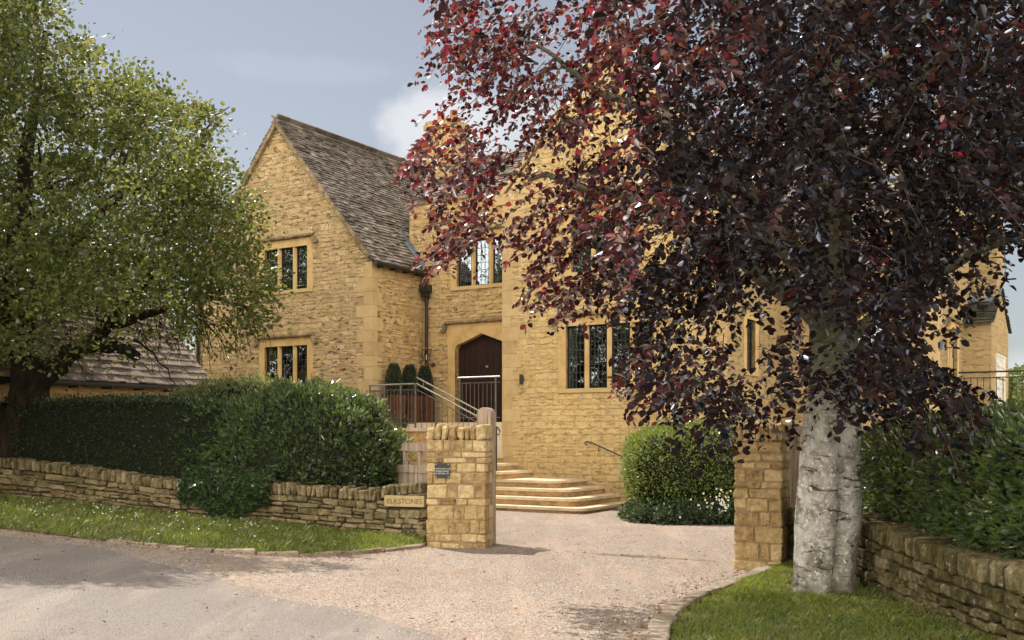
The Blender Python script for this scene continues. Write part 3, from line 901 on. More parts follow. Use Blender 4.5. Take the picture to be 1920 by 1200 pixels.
def window(parent, axis, c, s0, s1, z0, z1, n, hood=True, curtain=None, cols=3, rows=6, sill=True):
    f = local_parts(parent, axis, c)
    mul = 0.115
    lw = (s1 - s0 - mul * (n - 1)) / n
    mb = MB()      # dressed stone surround
    sw = 0.19
    bx(mb, f, s0 - sw, s0, -0.012, 0.16, z0 - 0.0, z1)
    bx(mb, f, s1, s1 + sw, -0.012, 0.16, z0 - 0.0, z1)
    bx(mb, f, s0 - sw, s1 + sw, -0.012, 0.16, z1, z1 + 0.2)
    w = mb.build('window', M_ashlar, parent)
    mb = MB()
    for i in range(1, n):
        x = s0 + i * lw + (i - 1) * mul
        P = [f(x, 0.14, z0), f(x, 0.06, z0), f(x + mul * .3, 0.005, z0), f(x + mul * .7, 0.005, z0), f(x + mul, 0.06, z0), f(x + mul, 0.14, z0)]
        mb.extr(P, (0, 0, z1 - z0))
    if n > 1: mb.build('mullion', M_ashlar, w)
    if sill:
        mb = MB(); bx(mb, f, s0 - sw, s1 + sw, -0.035, 0.18, z0 - 0.09, z0)
        mb.build('window_sill', M_quoin, w)
    if hood:
        mb = MB()
        zt = z1 + 0.2
        h0, h1 = s0 - sw - 0.05, s1 + sw + 0.05
        P = [f(h0, 0.0, zt), f(h0, -0.09, zt + .02), f(h0, -0.10, zt + 0.05), f(h0, 0.0, zt + 0.10)]
        d = Vector(f(h1, 0, 0)) - Vector(f(h0, 0, 0))
        mb.extr(P, d)
        for e in (h0, h1):
            bx(mb, f, e - .06, e + .06, -0.08, 0.0, zt - 0.12, zt + 0.005)
            k = 1 if e == h1 else -1
            bx(mb, f, e if k > 0 else e - .14, e + .14 if k > 0 else e, -0.075, 0.0, zt - .16, zt - .10)
        mb.build('hood_mould', M_hood, w)
    fr = MB(); gl = MB(); lc = MB()
    for i in range(n):
        x0 = s0 + i * (lw + mul); x1 = x0 + lw
        t = 0.028
        for a, b, lo, hi in ((x0, x0 + t, z0, z1), (x1 - t, x1, z0, z1), (x0 + t, x1 - t, z0, z0 + t), (x0 + t, x1 - t, z1 - t, z1)):
            bx(fr, f, a, b, 0.075, 0.115, lo, hi)
        bx(gl, f, x0 + t, x1 - t, 0.094, 0.098, z0 + t, z1 - t)
        for k in range(1, cols):
            x = x0 + t + (x1 - x0 - 2 * t) * k / cols
            bx(lc, f, x - .005, x + .005, 0.088, 0.0925, z0 + t, z1 - t)
        for k in range(1, rows):
            z = z0 + t + (z1 - z0 - 2 * t) * k / rows
            bx(lc, f, x0 + t, x1 - t, 0.0885, 0.092, z - .005, z + .005)
    fo = fr.build('window_frame', M_frame, w)
    gl.build('window_pane', M_glass, w); lc.build('leading', M_leadcame, w)
    if curtain:
        for a, b in curtain:
            mb = MB()
            nn = 10
            for i in range(nn):
                p0 = a + (b - a) * i / nn; p1 = a + (b - a) * (i + 1) / nn
                d0 = 0.17 + 0.018 * (i % 2); d1 = 0.17 + 0.018 * ((i + 1) % 2)
                mb.quad(f(p0, d0, z0), f(p1, d1, z0), f(p1, d1, z1), f(p0, d0, z1))
            mb.build('curtain', M_curtain, w)
    mb = MB()      # room box behind; its near-black colour stands in for unlit depth
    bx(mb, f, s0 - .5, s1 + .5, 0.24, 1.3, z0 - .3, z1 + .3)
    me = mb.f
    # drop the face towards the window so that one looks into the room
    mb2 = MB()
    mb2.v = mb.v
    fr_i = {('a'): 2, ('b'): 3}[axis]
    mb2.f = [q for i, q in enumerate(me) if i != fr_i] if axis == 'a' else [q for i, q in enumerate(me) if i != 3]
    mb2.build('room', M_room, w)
    return w


# ---- left gabled wing: front at b=-0.65
WB = -0.65; WA0, WA1, WAP = -9.51, -3.31, -6.41; EV, RG = 5.88, 9.60
mb = MB()
wl_h = [(-6.87, -5.39, 5.26, 6.34), (-6.87, -5.39, 2.62, 3.84)]
wall_face(mb, 'a', WB, WA0, WA1, -0.2, EV, wl_h)
RT = RG - .08; zt_ = 6.34
sl = lambda z: (WAP - WA0) * (1 - (z - EV) / (RT - EV))
mb.quad((WA0, WB, EV), (-6.87, WB, EV), (-6.87, WB, zt_), (WAP - sl(zt_), WB, zt_))
mb.quad((-5.39, WB, EV), (WA1, WB, EV), (WAP + sl(zt_), WB, zt_), (-5.39, WB, zt_))
mb.quad((WAP - sl(zt_), WB, zt_), (WAP + sl(zt_), WB, zt_), (WAP, WB, RT))
mb.quad((WA0, WB, -.2), (WA0, WB, EV), (WA0, 9, EV), (WA0, 9, -.2))
mb.quad((WA0, 9, -.2), (WA0, 9, EV), (WAP, 9, RG - .08), (WA1, 9, EV), (WA1, 9, -.2))
mb.build('wing_wall', M_wing, house, uv=True)
mb = MB()
wall_face(mb, 'b', WA1, WB, 9, -0.2, EV, [])
mb.build('wing_side_wall', M_side, house, uv=True)
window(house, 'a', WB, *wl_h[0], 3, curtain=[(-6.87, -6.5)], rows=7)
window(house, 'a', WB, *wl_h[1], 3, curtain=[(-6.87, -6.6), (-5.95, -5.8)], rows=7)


def quoins(name, axis_pts, mat=M_quoin):
    mb = MB()
    for (a, b, sa, sb, z0, z1) in axis_pts:
        z = z0; k = 0
        while z < z1 - 0.05:
            h = min(random.uniform(.24, .34), z1 - z)
            la, lb = (0.46, 0.24) if k % 2 else (0.27, 0.42)
            la *= random.uniform(.85, 1.1); lb *= random.uniform(.85, 1.1)
            x0, x1 = sorted((a + sa * -.006, a - sa * la)); y0, y1 = sorted((b + sb * -.006, b - sb * lb))
            x0, x1 = sorted((a + sa * .006, a - sa * la)); y0, y1 = sorted((b + sb * .006, b - sb * lb))
            mb.stone(((x0 + x1) / 2, (y0 + y1) / 2, z + h / 2), ((x1 - x0) / 2, 0, 0), (0, (y1 - y0) / 2, 0), (0, 0, h / 2 - .003), .004, .001)
            z += h; k += 1
    return mb.build(name, mat, house)


quoins('quoins', [(WA1, WB, 1, -1, 0.0, EV - .15)])
quoins('quoins', [(0, 0, -1, -1, 0.0, 6.9)])
quoins('quoins', [(5.29, 0, 1, -1, 0.0, 6.9)])
quoins('quoins', [(8.75, 3.61, 1, -1, 0.0, 6.3)])


def slates(name, mat, o, along, upv, L, S, course, wid, parent, thick=0.018, lift=0.02, x_of=None, inset=0.0):
    """overlapping stone slates on a slope: o eaves corner, along the eaves, upv up the slope (unit vectors)"""
    along, upv, o = Vector(along), Vector(upv), Vector(o)
    nrm = along.cross(upv).normalized()
    if nrm.z < 0: nrm = -nrm
    mb = MB(); k = 0; s = 0.0
    while s < S:
        cs = course * (1.18 - 0.36 * s / S)
        x = -random.random() * wid
        while x < L:
            w = wid * random.uniform(.6, 1.35)
            lo, hi = x, x + w
            if x_of:
                l0, l1 = x_of(s + cs / 2)
            else:
                l0, l1 = 0, L
            lo = max(lo, l0); hi = min(hi, l1)
            if hi - lo > 0.04:
                th = thick * random.uniform(.7, 1.5); tl = cs * 1.45
                dn = random.uniform(-.012, .012)
                tilt = lift + random.uniform(-.005, .012)
                c = o + along * ((lo + hi) / 2) + upv * (s + tl / 2 - .04 + dn) + nrm * (th / 2 + tilt * .75 + random.uniform(0, .005))
                ud = (upv * tl - nrm * tilt * 1.5).normalized()
                nd = along.cross(ud).normalized()
                if nd.z < 0: nd = -nd
                tw = random.uniform(-.02, .02)
                ad = (along + ud * tw).normalized()
                mb.obox(c, ad * ((hi - lo) / 2 - .003), ud * (tl / 2), nd * (th / 2))
            x += w
        s += cs; k += 1
    return mb.build(name, mat, parent)


# wing roof, right-hand and left-hand slopes
half = 3.10; riseh = RG - EV; SL = math.hypot(half, riseh)
ur = Vector((-half, 0, riseh)) / SL; ulf = Vector((half, 0, riseh)) / SL
ov = 0.17
slates('roof', M_slate, Vector((WA1, WB - .10, EV)) - ur * ov, (0, 1, 0), ur, 7.4, SL + ov, 0.108, 0.18, house, thick=.020, lift=.024)
slates('roof', M_slate, Vector((WA0, WB - .10, EV)) - ulf * ov, (0, 1, 0), ulf, 7.4, SL + ov, 0.118, 0.17, house, thick=.020, lift=.024)
mb = MB()
mb.quad((WA1 + .1, WB - .06, EV - .12), (WA1 + .1, 9, EV - .12), (WAP, 9, RG), (WAP, WB - .06, RG))
mb.quad((WA0 - .1, WB - .06, EV - .12), (WAP, WB - .06, RG), (WAP, 9, RG), (WA0 - .1, 9, EV - .12))
mb.build('roof_underlay', M_under, house)
mb = MB()   # ridge stones
y = WB - .1
while y < 6.6:
    mb.obox((WAP, y + .22, RG + .05), (.13, 0, -.10), (0, .215, 0), (.02, 0, .02)); mb.obox((WAP, y + .22, RG + .05), (.13, 0, .10), (0, .215, 0), (-.02, 0, .02)); y += .44
mb.build('ridge', M_slate, house)
mb = MB()   # mortar verge strip under the slates on the gable edge
for (xe, uu) in ((WA1, ur), (WA0, ulf)):
    p = Vector((xe, WB - .045, EV)); q = p + uu * (SL + .02)
    nn = Vector((0, 1, 0)).cross(uu).normalized(); nn = nn if nn.z > 0 else -nn
    mb.obox((p + q) / 2 - nn * .035, (q - p) / 2, (0, .05, 0), nn * .05)
mb.build('verge', M_hood, house)
# gutter and fall pipe
mb = MB()
mb.tube([(WA1 + .16, WB - .05, EV - .17), (WA1 + .16, 1.35, EV - .20)], .055, 10)
for k in range(4): mb.box(WA1, WA1 + .2, WB + .2 + k * .5, WB + .225 + k * .5, EV - .26, EV - .14)
mb.build('gutter', M_black, house)
mb = MB()
mb.tube([(WA1 + .16, 1.20, EV - .2), (WA1 + .17, 1.28, EV - .36), (WA1 + .17, 1.30, EV - .5)], .05, 10)
mb.box(WA1 + .05, WA1 + .29, 1.17, 1.395, EV - .66, EV - .48)
mb.obox((WA1 + .17, 1.28, EV - .72), (.08, 0, 0), (0, .075, 0), (0, 0, .06))
mb.tube([(WA1 + .17, 1.31, EV - .7), (WA1 + .17, 1.31, 1.76)], .042, 12)
for z in (2.2, 3.6, 5.0): mb.tube([(WA1 + .17, 1.31, z), (WA1 + .17, 1.31, z + .06)], .055, 12)
mb.build('fall_pipe', M_black, house)
mb = MB()
mb.tube([(-9.30, WB - .06, 5.6), (-9.30, WB - .06, 0)], .045, 10)
mb.build('fall_pipe', M_black, house)

# ---- entrance range, front at b=1.4
EB = 1.4
mb = MB()
door_h = (-2.31, -0.71, 1.88, 4.12)
up_h = (-2.25, -0.80, 5.30, 6.44)
wall_face(mb, 'a', EB, -3.75, 0.05, 1.0, 7.50, [door_h, up_h], depth=.3)
mb.quad((-3.75, EB, 4), (-3.75, EB, 7.5), (-3.75, 5.5, 7.5), (-3.75, 5.5, 4))
mb.build('entrance_wall', M_wing if False else M_side, house, uv=True)
mb = MB(); mb.box(-3.80, 0.0, EB - .035, EB + .3, 7.502, 7.58); mb.build('parapet_coping', M_hood, house)
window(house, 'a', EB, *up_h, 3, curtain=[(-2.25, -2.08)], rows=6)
# door surround with a four-centred arch
f = local_parts(house, 'a', EB)
mb = MB()
bx(mb, f, -2.31 - .22, -2.31, -.012, .2, 1.88, 4.12)
bx(mb, f, -.71, -.71 + .22, -.012, .2, 1.88, 4.12)
bx(mb, f, -2.53, -.49, -.012, .2, 4.12, 4.36)
arch = []
for i in range(9):     # left haunch then straight to the apex
    t = i / 8 * math.pi / 2
    arch.append((-2.31 + .17 * (1 - math.cos(t)), 3.68 + .19 * math.sin(t)))
pl = arch + [(-1.51, 4.10)]
pr = [(-3.02 - x, z) for x, z in reversed(arch)]
full = pl + pr
poly = [(-2.31, 4.12)] + [(-2.31, 3.68)] + full[1:-1] + [(-.71, 3.68), (-.71, 4.12)]
# spandrel built as strips above the arch line
for (xa, za), (xb, zb) in zip(full, full[1:]):
    if xb - xa > 1e-4:
        mb.extr([(xa, EB - .010, za), (xb, EB - .010, zb), (xb, EB - .010, 4.12), (xa, EB - .010, 4.12)], (0, .2, 0))
sur = mb.build('door_surround', M_ashlar, house)
mb = MB()
P = [(-2.60, EB, 4.36), (-2.60, EB - .09, 4.38), (-2.60, EB - .10, 4.41), (-2.60, EB, 4.46)]
mb.extr(P, (2.6, 0, 0)); mb.box(-2.66, -2.56, EB - .08, EB, 4.22, 4.37); mb.box(-2.72, -2.60, EB - .07, EB, 4.18, 4.24)
mb.build('hood_mould', M_hood, sur)
mb = MB()
nb = 9
for i in range(nb):
    x0 = -2.31 + 1.6 * i / nb; x1 = x0 + 1.6 / nb - .008
    mb.box(x0, x1, EB + .16, EB + .21, 1.88, 4.12)
mb.box(-2.31, -.71, EB + .185, EB + .25, 1.88, 4.12)
dd = mb.build('door', M_door, house)
mb = MB()
mb.tube([(-1.43, EB + .155, 3.28), (-1.43, EB + .11, 3.28)], .032, 12)
mb.build('handle', simple('brass_knob', [(0.6, 0.55, 0.42), (0.8, 0.75, 0.62)], 9, 0.3, 40, 0, metal=0.8), dd)
# lead soaker where the wing roof meets the entrance wall
mb = MB()
s0 = 0.0
for i in range(9):
    t0 = i * .14; t1 = t0 + .15
    p = Vector((WA1 + .05, EB - .004, EV - .05)) + ur * t0; q = Vector((WA1 + .05, EB - .004, EV - .05)) + ur * t1
    mb.extr([p, q, q + Vector((0, 0, .19)), p + Vector((.02, 0, .19))], (0, -.006, 0))
p = Vector((WA1 + .12, EB - .10, EV - .13)); q = p + ur * 1.0
nn = Vector((0, 1, 0)).cross(ur).normalized(); nn = nn if nn.z > 0 else -nn
mb.obox((p + q) / 2 + nn * .06, (q - p) / 2, (0, .09, 0), nn * .008)
mb.build('flashing', M_lead, house)

# ---- main gabled range, front at b=0
GE, GR, GA = 6.96, 9.86, 5.29
mb = MB()
mw = (1.66, 3.74, 2.60, 3.975); mu = (1.80, 3.40, 5.15, 6.25)
wall_face(mb, 'a', 0, 0, GA, -.2, GE, [mw, mu])
mb.quad((0, 0, GE), (GA, 0, GE), (GA / 2, 0, GR))
mb.quad((0, 0, -.2), (0, 0, GE), (0, 9, GE), (0, 9, -.2))
mb.build('main_wall', M_main, house, uv=True)
mb = MB()
sw_ = (1.41, 1.95, 2.95, 4.07)
wall_face(mb, 'b', GA, 0, 9, -.2, GE, [sw_])
mb.build('main_side_wall', M_right, house, uv=True)
mb = MB(); mb.quad((0, 9, -.2), (0, 9, GE), (GA / 2, 9, GR), (GA, 9, GE), (GA, 9, -.2)); mb.build('rear_wall', M_right, house, uv=True)
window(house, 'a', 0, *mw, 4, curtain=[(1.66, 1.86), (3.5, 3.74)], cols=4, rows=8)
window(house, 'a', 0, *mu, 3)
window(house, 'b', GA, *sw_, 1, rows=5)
hm = GA / 2; SM = math.hypot(hm, GR - GE)
um = Vector((-hm, 0, GR - GE)) / SM; uml = Vector((hm, 0, GR - GE)) / SM
slates('roof', M_slate, Vector((GA + .1, .28, GE - .1)), (0, 1, 0), um, 7.5, SM + .1, .15, .26, house)
slates('roof', M_slate, Vector((-.1, .28, GE - .1)), (0, 1, 0), uml, 7.5, SM + .1, .15, .26, house)
mb = MB()
mb.quad((GA, .05, GE), (GA, 9, GE), (GA / 2, 9, GR), (GA / 2, .05, GR)); mb.quad((0, .05, GE), (GA / 2, .05, GR), (GA / 2, 9, GR), (0, 9, GE))
mb.build('roof_underlay', M_under, house)
mb = MB()   # gable coping
for (xe, uu) in ((GA, um), (0, uml)):
    p = Vector((xe, .13, GE)); q = p + uu * (SM + .06)
    nn = Vector((0, 1, 0)).cross(uu).normalized(); nn = nn if nn.z > 0 else -nn
    mb.obox((p + q) / 2 + nn * .10, (q - p) / 2, (0, .17, 0), nn * .045)
    mb.box(xe - .18, xe + .18, -.04, .30, GE - .12, GE + .12)
mb.build('gable_coping', M_quoin, house)
# cross roof behind the parapet
S2 = math.hypot(2.45, 2.52); u2 = Vector((0, 2.45, 2.52)) / S2
valley = lambda sl_: (6.1 + (-3.31 - (7.29 + sl_ * 2.52 / S2 - 5.88) / 1.2), 6.4)
slates('roof', M_slate, Vector((-6.1, 3.3, 7.29)), (1, 0, 0), u2, 6.4, S2, .13, .2, house, x_of=valley)
mb = MB(); mb.quad((-4.49, 3.3, 7.25), (0, 3.3, 7.25), (0, 5.75, 9.78), (-6.41, 5.75, 9.6)); mb.quad((-6.4, 5.75, 9.6), (0, 5.75, 9.78), (0, 8.2, 7.3), (-4.49, 8.2, 7.3)); mb.build('roof_underlay', M_under, house)
mb = MB(); mb.quad((-4.6, 3.32, 5.0), (0, 3.32, 5.0), (0, 3.32, 7.25), (-4.6, 3.32, 7.25)); mb.build('rear_wall', M_side, house, uv=True)
mb = MB()
mb.box(-5.98, -5.05, 5.1, 6.0, 7.5, 10.7); mb.box(-6.04, -4.99, 5.04, 6.06, 10.702, 10.85); mb.box(-6.0, -5.03, 5.08, 6.02, 10.852, 10.95)
ch = mb.build('chimney', M_side, house, uv=True)
mb = MB()
for x in (-5.75, -5.28): mb.tube([(x, 5.55, 10.9), (x, 5.55, 11.3)], [.13, .11], 14)
mb.build('chimney_pots', simple('terracotta', [(0.30, 0.13, 0.07), (0.42, 0.2, 0.11)], 5), ch)
# valley flashing beside the chimney
mb = MB()
for k in range(7):
    z, z2 = 7.35 + k * .32, 7.35 + (k + 1) * .32
    a, a2 = (-3.31 - (z - 5.88) / 1.2), (-3.31 - (z2 - 5.88) / 1.2)
    b_, b2 = 3.3 + (z - 7.29) * 2.45 / 2.52, 3.3 + (z2 - 7.29) * 2.45 / 2.52
    mb.extr([(a - .07, b_ - .06, z + .12), (a + .07, b_ - .01, z + .10), (a2 + .07, b2 - .01, z2 + .10), (a2 - .07, b2 - .06, z2 + .12)], (0, 0, .012))
mb.build('flashing', M_lead, house)

# ---- right-hand range set back
RB, RA = 3.61, 8.75
mb = MB()
wall_face(mb, 'a', RB, GA, RA, -.2, 6.3, [(6.3, 7.6, 2.9, 4.1)])
mb.build('end_wall', M_right, house, uv=True)
window(house, 'a', RB, 6.3, 7.6, 2.9, 4.1, 3)
mb = MB()
rd_h = (4.85, 5.95, 2.0, 3.95)
wall_face(mb, 'b', RA, RB, 11, -.2, 6.3, [rd_h])
mb.quad((RA, RB, 6.3), (RA, 11, 6.3), (RA, 7.3, 9.9))
mb.build('end_side_wall', M_right, house, uv=True)
window(house, 'b', RA, *rd_h, 2, cols=2, rows=8, sill=False)
S3 = math.hypot(3.69, 3.6); u3 = Vector((0, 3.69, 3.6)) / S3
slates('roof', M_slate, Vector((GA - .2, RB - .1, 6.2)), (1, 0, 0), u3, 3.7, S3 + .1, .15, .26, house)
mb = MB(); mb.quad((GA - 2.6, RB, 6.25), (RA, RB, 6.25), (RA, 7.3, 9.85), (GA - 2.6, 7.3, 9.85)); mb.quad((GA - 2.6, 7.3, 9.85), (RA, 7.3, 9.85), (RA, 11, 6.25), (GA - 2.6, 11, 6.25)); mb.build('roof_underlay', M_under, house)
# end stack and its little gabled porch
mb = MB()
mb.box(RA, 9.38, 7.65, 8.80, -.2, 7.3)
mb.extr([(RA, 7.5, 7.3), (9.53, 7.5, 7.3), (9.53, 7.5, 7.45), (RA, 7.5, 7.45)], (0, 1.45, 0))
mb.box(RA, 9.38, 7.65, 8.80, 7.452, 8.6)
mb.build('chimney_stack', M_right, house, uv=True)
PB0, PB1, PA = 6.65, 9.65, 9.385
mb = MB()
mb.quad((RA, PB0, -.2), (PA, PB0, -.2), (PA, PB0, 4.24), (RA, PB0, 4.24))
mb.quad((PA, PB0, -.2), (PA, PB1, -.2), (PA, PB1, 4.24), (PA, (PB0 + PB1) / 2, 5.2), (PA, PB0, 4.24))
mb.quad((PA, PB1, -.2), (RA, PB1, -.2), (RA, PB1, 4.24), (PA, PB1, 4.24))
po = mb.build('porch', M_right, house, uv=True)
SP = math.hypot(1.5, .96); up_ = Vector((0, 1.5, .96)) / SP; upb = Vector((0, -1.5, .96)) / SP
slates('porch_roof', M_mossy, Vector((RA - .05, PB0 - .08, 4.2)), (1, 0, 0), up_, .76, SP * .62, .13, .22, po)
slates('porch_roof', M_mossy, Vector((RA - .05, PB1 + .08, 4.2)), (1, 0, 0), upb, .76, SP, .13, .22, po)
mb = MB(); mb.obox(Vector((RA + .32, PB0 - .08, 4.2)) + up_ * SP * .82 + Vector((0, 0, .04)), (.37, 0, 0), up_ * SP * .22, Vector((0, -.96, 1.5)).normalized() * .02)
mb.build('flashing', M_lead, po)
mb = MB()
for i in range(2):
    mb.box(PA + .004, PA + .035, 7.3, 8.9, 2.35 + i * .62, 2.93 + i * .62)
for i in range(5): mb.box(PA + .036, PA + .05, 7.3, 8.9, 2.45 + i * .26, 2.48 + i * .26)
pn = mb.build('window_shutter', M_panel, po); pn['label'] = 'whitewashed slatted panel on the porch gable'

# lower garage left, ridge along V, roof slope facing the drive
GX = Vector((-6.56, 23.0, 0)) - HO
ga, gb = GX.dot(U), GX.dot(V)
garage = thing('garage', 'low stone outbuilding with brown stone-slate roof behind the trimmed hedge', 'outbuilding', tuple(hw(ga, gb)), HA)
mb = MB()
mb.box(-5.4, -.22, -9, -.12, 0.0, 2.60)
mb.extr([(-5.5, -.12, 2.60), (-.22, -.12, 2.60), (-2.86, -.12, 5.6)], (0, -8.88, 0))
mb.build('wall', M_terr, garage, uv=True)
SG = math.hypot(2.95, 3.05); ug = Vector((-2.95, 0, 3.05)) / SG; ug2 = Vector((2.95, 0, 3.05)) / SG
slates('roof', M_tile, Vector((0, -9, 2.62)), (0, 1, 0), ug, 9.05, SG, .17, .24, garage, thick=.024, lift=.03)
slates('roof', M_tile, Vector((-5.8, -9, 2.62)), (0, 1, 0), ug2, 9.05, SG, .17, .24, garage, thick=.024, lift=.03)
mb = MB(); mb.extr([(.0, -9, 2.60), (-2.9, -9, 5.62), (-5.8, -9, 2.60), (-2.9, -9, 5.5)], (0, 9, 0)); mb.build('roof_underlay', M_under, garage)
mb = MB(); mb.tube([(.05, -9, 2.57), (.05, .05, 2.57)], .055, 10)
for k in range(12): mb.box(-.22, .10, -8.6 + k * .75, -8.58 + k * .75, 2.49, 2.55)
mb.build('gutter', M_black, garage)

# ---- wall lamps
def lantern(a, b, z, axis, label):
    p = hw(a, b, z)
    t = thing('wall_lantern', label, 'lantern', tuple(p), HA if axis == 'a' else HA + R(90), None)
    mb = MB()
    mb.tube([(0.0, 0, -.05), (0.0, -.02, -.05)], .06, 14)
    mb.tube([(0, -.01, -.05), (-.04, -.12, -.05), (-.09, -.18, .02)], .012, 8)
    mb.tube([(-.09, -.18, -.28), (-.09, -.18, .06)], [.03, .018], 8)
    mb.build('bracket', M_bronze, t)
    mb = MB()
    s0, s1 = .05, .085
    for sx, sy in ((-1, -1), (1, -1), (1, 1), (-1, 1)):
        mb.tube([(-.09 + sx * s0, -.18 + sy * s0, .06), (-.09 + sx * s1, -.18 + sy * s1, .32)], .007, 6)
    mb.box(-.09 - s0 - .01, -.09 + s0 + .01, -.18 - s0 - .01, -.18 + s0 + .01, .05, .065)
    mb.box(-.09 - s1 - .02, -.09 + s1 + .02, -.18 - s1 - .02, -.18 + s1 + .02, .32, .335)
    mb.tube([(-.09, -.18, .335), (-.09, -.18, .39)], [.06, .015], 8)
    fr = mb.build('lantern_frame', M_bronze, t)
    mb = MB(); mb.tube([(-.09, -.18, .07), (-.09, -.18, .2)], .012, 8); mb.build('candle_tube', M_white, t)
    return t


lantern(-2.98, 1.4, 3.42, 'a', 'bronze coach lantern on the wall between black fall pipe and arched door')
lantern(8.756, 4.45, 3.55, 'b', 'dark lantern on the far right wall beside the narrow glazed door')
p = hw(.56, 0, 2.83)
t = thing('wall_light', 'small black cylinder light on the stone wall right of the arched door', 'wall light', tuple(p), HA)
mb = MB(); mb.tube([(0, -.09, -.11), (0, -.09, .11)], .042, 16); mb.build('lamp_body', M_black, t)
mb = MB(); mb.box(-.02, .02, -.06, -.004, -.06, .06); mb.build('back_plate', M_black, t)

# ================================================================== TERRACE AND STEPS
RZ = 0.158; TZ = 1.74
terrace = thing('terrace', 'raised stone terrace with coping in front of the arched door', 'terrace', tuple(HO), HA)
mb = MB(); mb.box(-6.2, -1.50, -1.32, -.655, -.2, 1.66); mb.box(-3.30, -1.5, -.655, 1.395, -.2, 1.66)
mb.box(-1.497, -.92, -1.40, -1.345, -.2, 1.66)
mb.build('retaining_wall', M_terr, terrace, uv=True)
mb = MB(); mb.box(-6.24, -1.50, -1.36, -.66, 1.662, 1.74); mb.box(-3.30, -1.5, -.655, 1.39, 1.662, 1.738)
mb.build('coping', M_tread, terrace)
mb = MB(); mb.box(-2.75, -.006, -.01, 1.39, 1.742, 1.875); mb.box(-1.49, -.006, 0.0, 1.39, -.2, 1.74)
mb.build('door_landing', M_tread, terrace)
mb = MB(); mb.box(-1.497, -.90, -1.43, -1.345, 1.662, 1.74); mb.build('coping', M_tread, terrace)


def rounded(a0, a1, b0, b1, r):
    pts = [(a0, b0)]
    for i in range(7):
        t = -math.pi / 2 + math.pi / 2 * i / 6
        pts.append((a1 - r + r * math.cos(t), b0 + r + r * math.sin(t)))
    pts += [(a1, b1), (a0, b1)]
    return pts


steps = thing('stone_steps', 'broad golden stone steps rising from the gravel to the arched door', 'steps', tuple(HO), HA)
ends = [3.35, 3.0, 2.62, 2.21, .82, .44, .03, -.35, -.73, -1.12, -1.5]
fronts = [-2.38, -2.04, -1.70, -1.36]
for i, e in enumerate(ends):
    b0 = fronts[i] if i < 4 else -1.34
    z1 = RZ * (i + 1); z0 = -.2 if i == 0 else RZ * i - .002
    a0 = -0.90 if i < 4 else -1.50
    if i == len(ends) - 1: continue
    mb = MB(); mb.prism(rounded(a0 + .002 * i, e - .03, b0 + .03, -.006, .22 if i < 4 else .05), z0, z1 - .055)
    mb.build('riser', M_terr, steps, uv=True)
    mb = MB(); mb.prism(rounded(a0 - .01, e, b0, -.008, .24 if i < 4 else .06), z1 - .054, z1)
    mb.build('tread', M_tread, steps)


def railing(name, label, p0, p1, z0, z1, zt0, zt1, n, posts=(0, 1), lower=.0, mat=M_rail, group=None, rails=2, br=.0075, rail_r=.02):
    mb_ = M_railb if mat is M_rail else mat
    """railing in house coordinates between two points; bottom heights z0,z1 and top heights zt0,zt1"""
    t = thing(name, label, 'railing', tuple(HO), HA, group)
    L = lambda k, za, zb: (p0[0] + (p1[0] - p0[0]) * k, p0[1] + (p1[1] - p0[1]) * k, za + (zb - za) * k)
    mb = MB(); mb.tube([L(0, zt0, zt1), L(1, zt0, zt1)], rail_r, 10); mb.build('top_rail', mat, t)
    mb = MB(); mb.tube([L(0, zt0 - .13, zt1 - .13), L(1, zt0 - .13, zt1 - .13)], .012, 6); mb.build('rail', mb_, t)
    if rails > 1:
        mb = MB(); mb.tube([L(0, z0 + .1, z1 + .1), L(1, z0 + .1, z1 + .1)], .012, 6); mb.build('rail', mb_, t)
    for k in posts:
        mb = MB(); mb.tube([L(k, z0, z1), L(k, zt0, zt1)], .024, 8); mb.build('post', mb_, t)
    for i in range(1, n):
        mb = MB(); mb.tube([L(i / n, z0 + (.1 if rails > 1 else .0), z1 + (.1 if rails > 1 else .0)), L(i / n, zt0 - .13, zt1 - .13)], br, 6); mb.build('baluster', mb_, t)
    return t


railing('railing', 'level steel railing along the terrace edge in front of the clipped shrubs', (-2.84, -1.28), (-1.52, -1.28), TZ, TZ, 2.74, 2.74, 13, posts=(0, .68, 1))
railing('railing', 'short return of steel railing at the left end of the terrace', (-2.90, -1.22), (-2.90, -.68), TZ, TZ, 2.74, 2.74, 5, posts=(1,))
r_ = railing('railing', 'sloping steel handrail down the stone steps to a black newel', (-1.48, -1.28), (.66, -1.28), 1.72, .80, 2.74, 1.76, 15, posts=(.25,), rails=1)
mb = MB(); mb.tube([(.66, -1.28, .80), (.66, -1.28, 1.74)], .022, 8)
mb.tube([(.60, -1.28, 1.79), (.70, -1.28, 1.74), (.76, -1.28, 1.66), (.73, -1.28, 1.58), (.68, -1.28, 1.60)], .014, 8); mb.build('newel', M_black, r_)
mb = MB(); mb.tube([(-1.48, -1.28, 2.88), (.40, -1.28, 2.02)], .018, 8)
for k in (.1, .9): mb.tube([(-1.48 + 1.88 * k, -1.28, 2.74 - .86 * k - .02), (-1.48 + 1.88 * k, -1.28, 2.88 - .86 * k)], .01, 6)
mb.build('handrail', M_rail, r_)
railing('railing', 'steel guard railing in front of the dark arched door', (-1.22, -.03), (-.05, -.03), 1.88, 1.88, 2.92, 2.92, 10, posts=(.04, .9))
t = thing('wall_handrail', 'black iron handrail with scrolled end on the wall above the lowest steps', 'handrail', tuple(HO), HA)
mb = MB()
a0, z0, a1, z1 = 2.24, 1.41, 3.6, .92
mb.tube([(a0, -.09, z0 - .05), (a0 - .05, -.09, z0 - .03), (a0 - .045, -.09, z0 + .02), (a0, -.09, z0 + .03), (a0 + .12, -.09, z0), (a1, -.09, z1)], .014, 8)
mb.build('rail', M_black, t)
mb = MB()
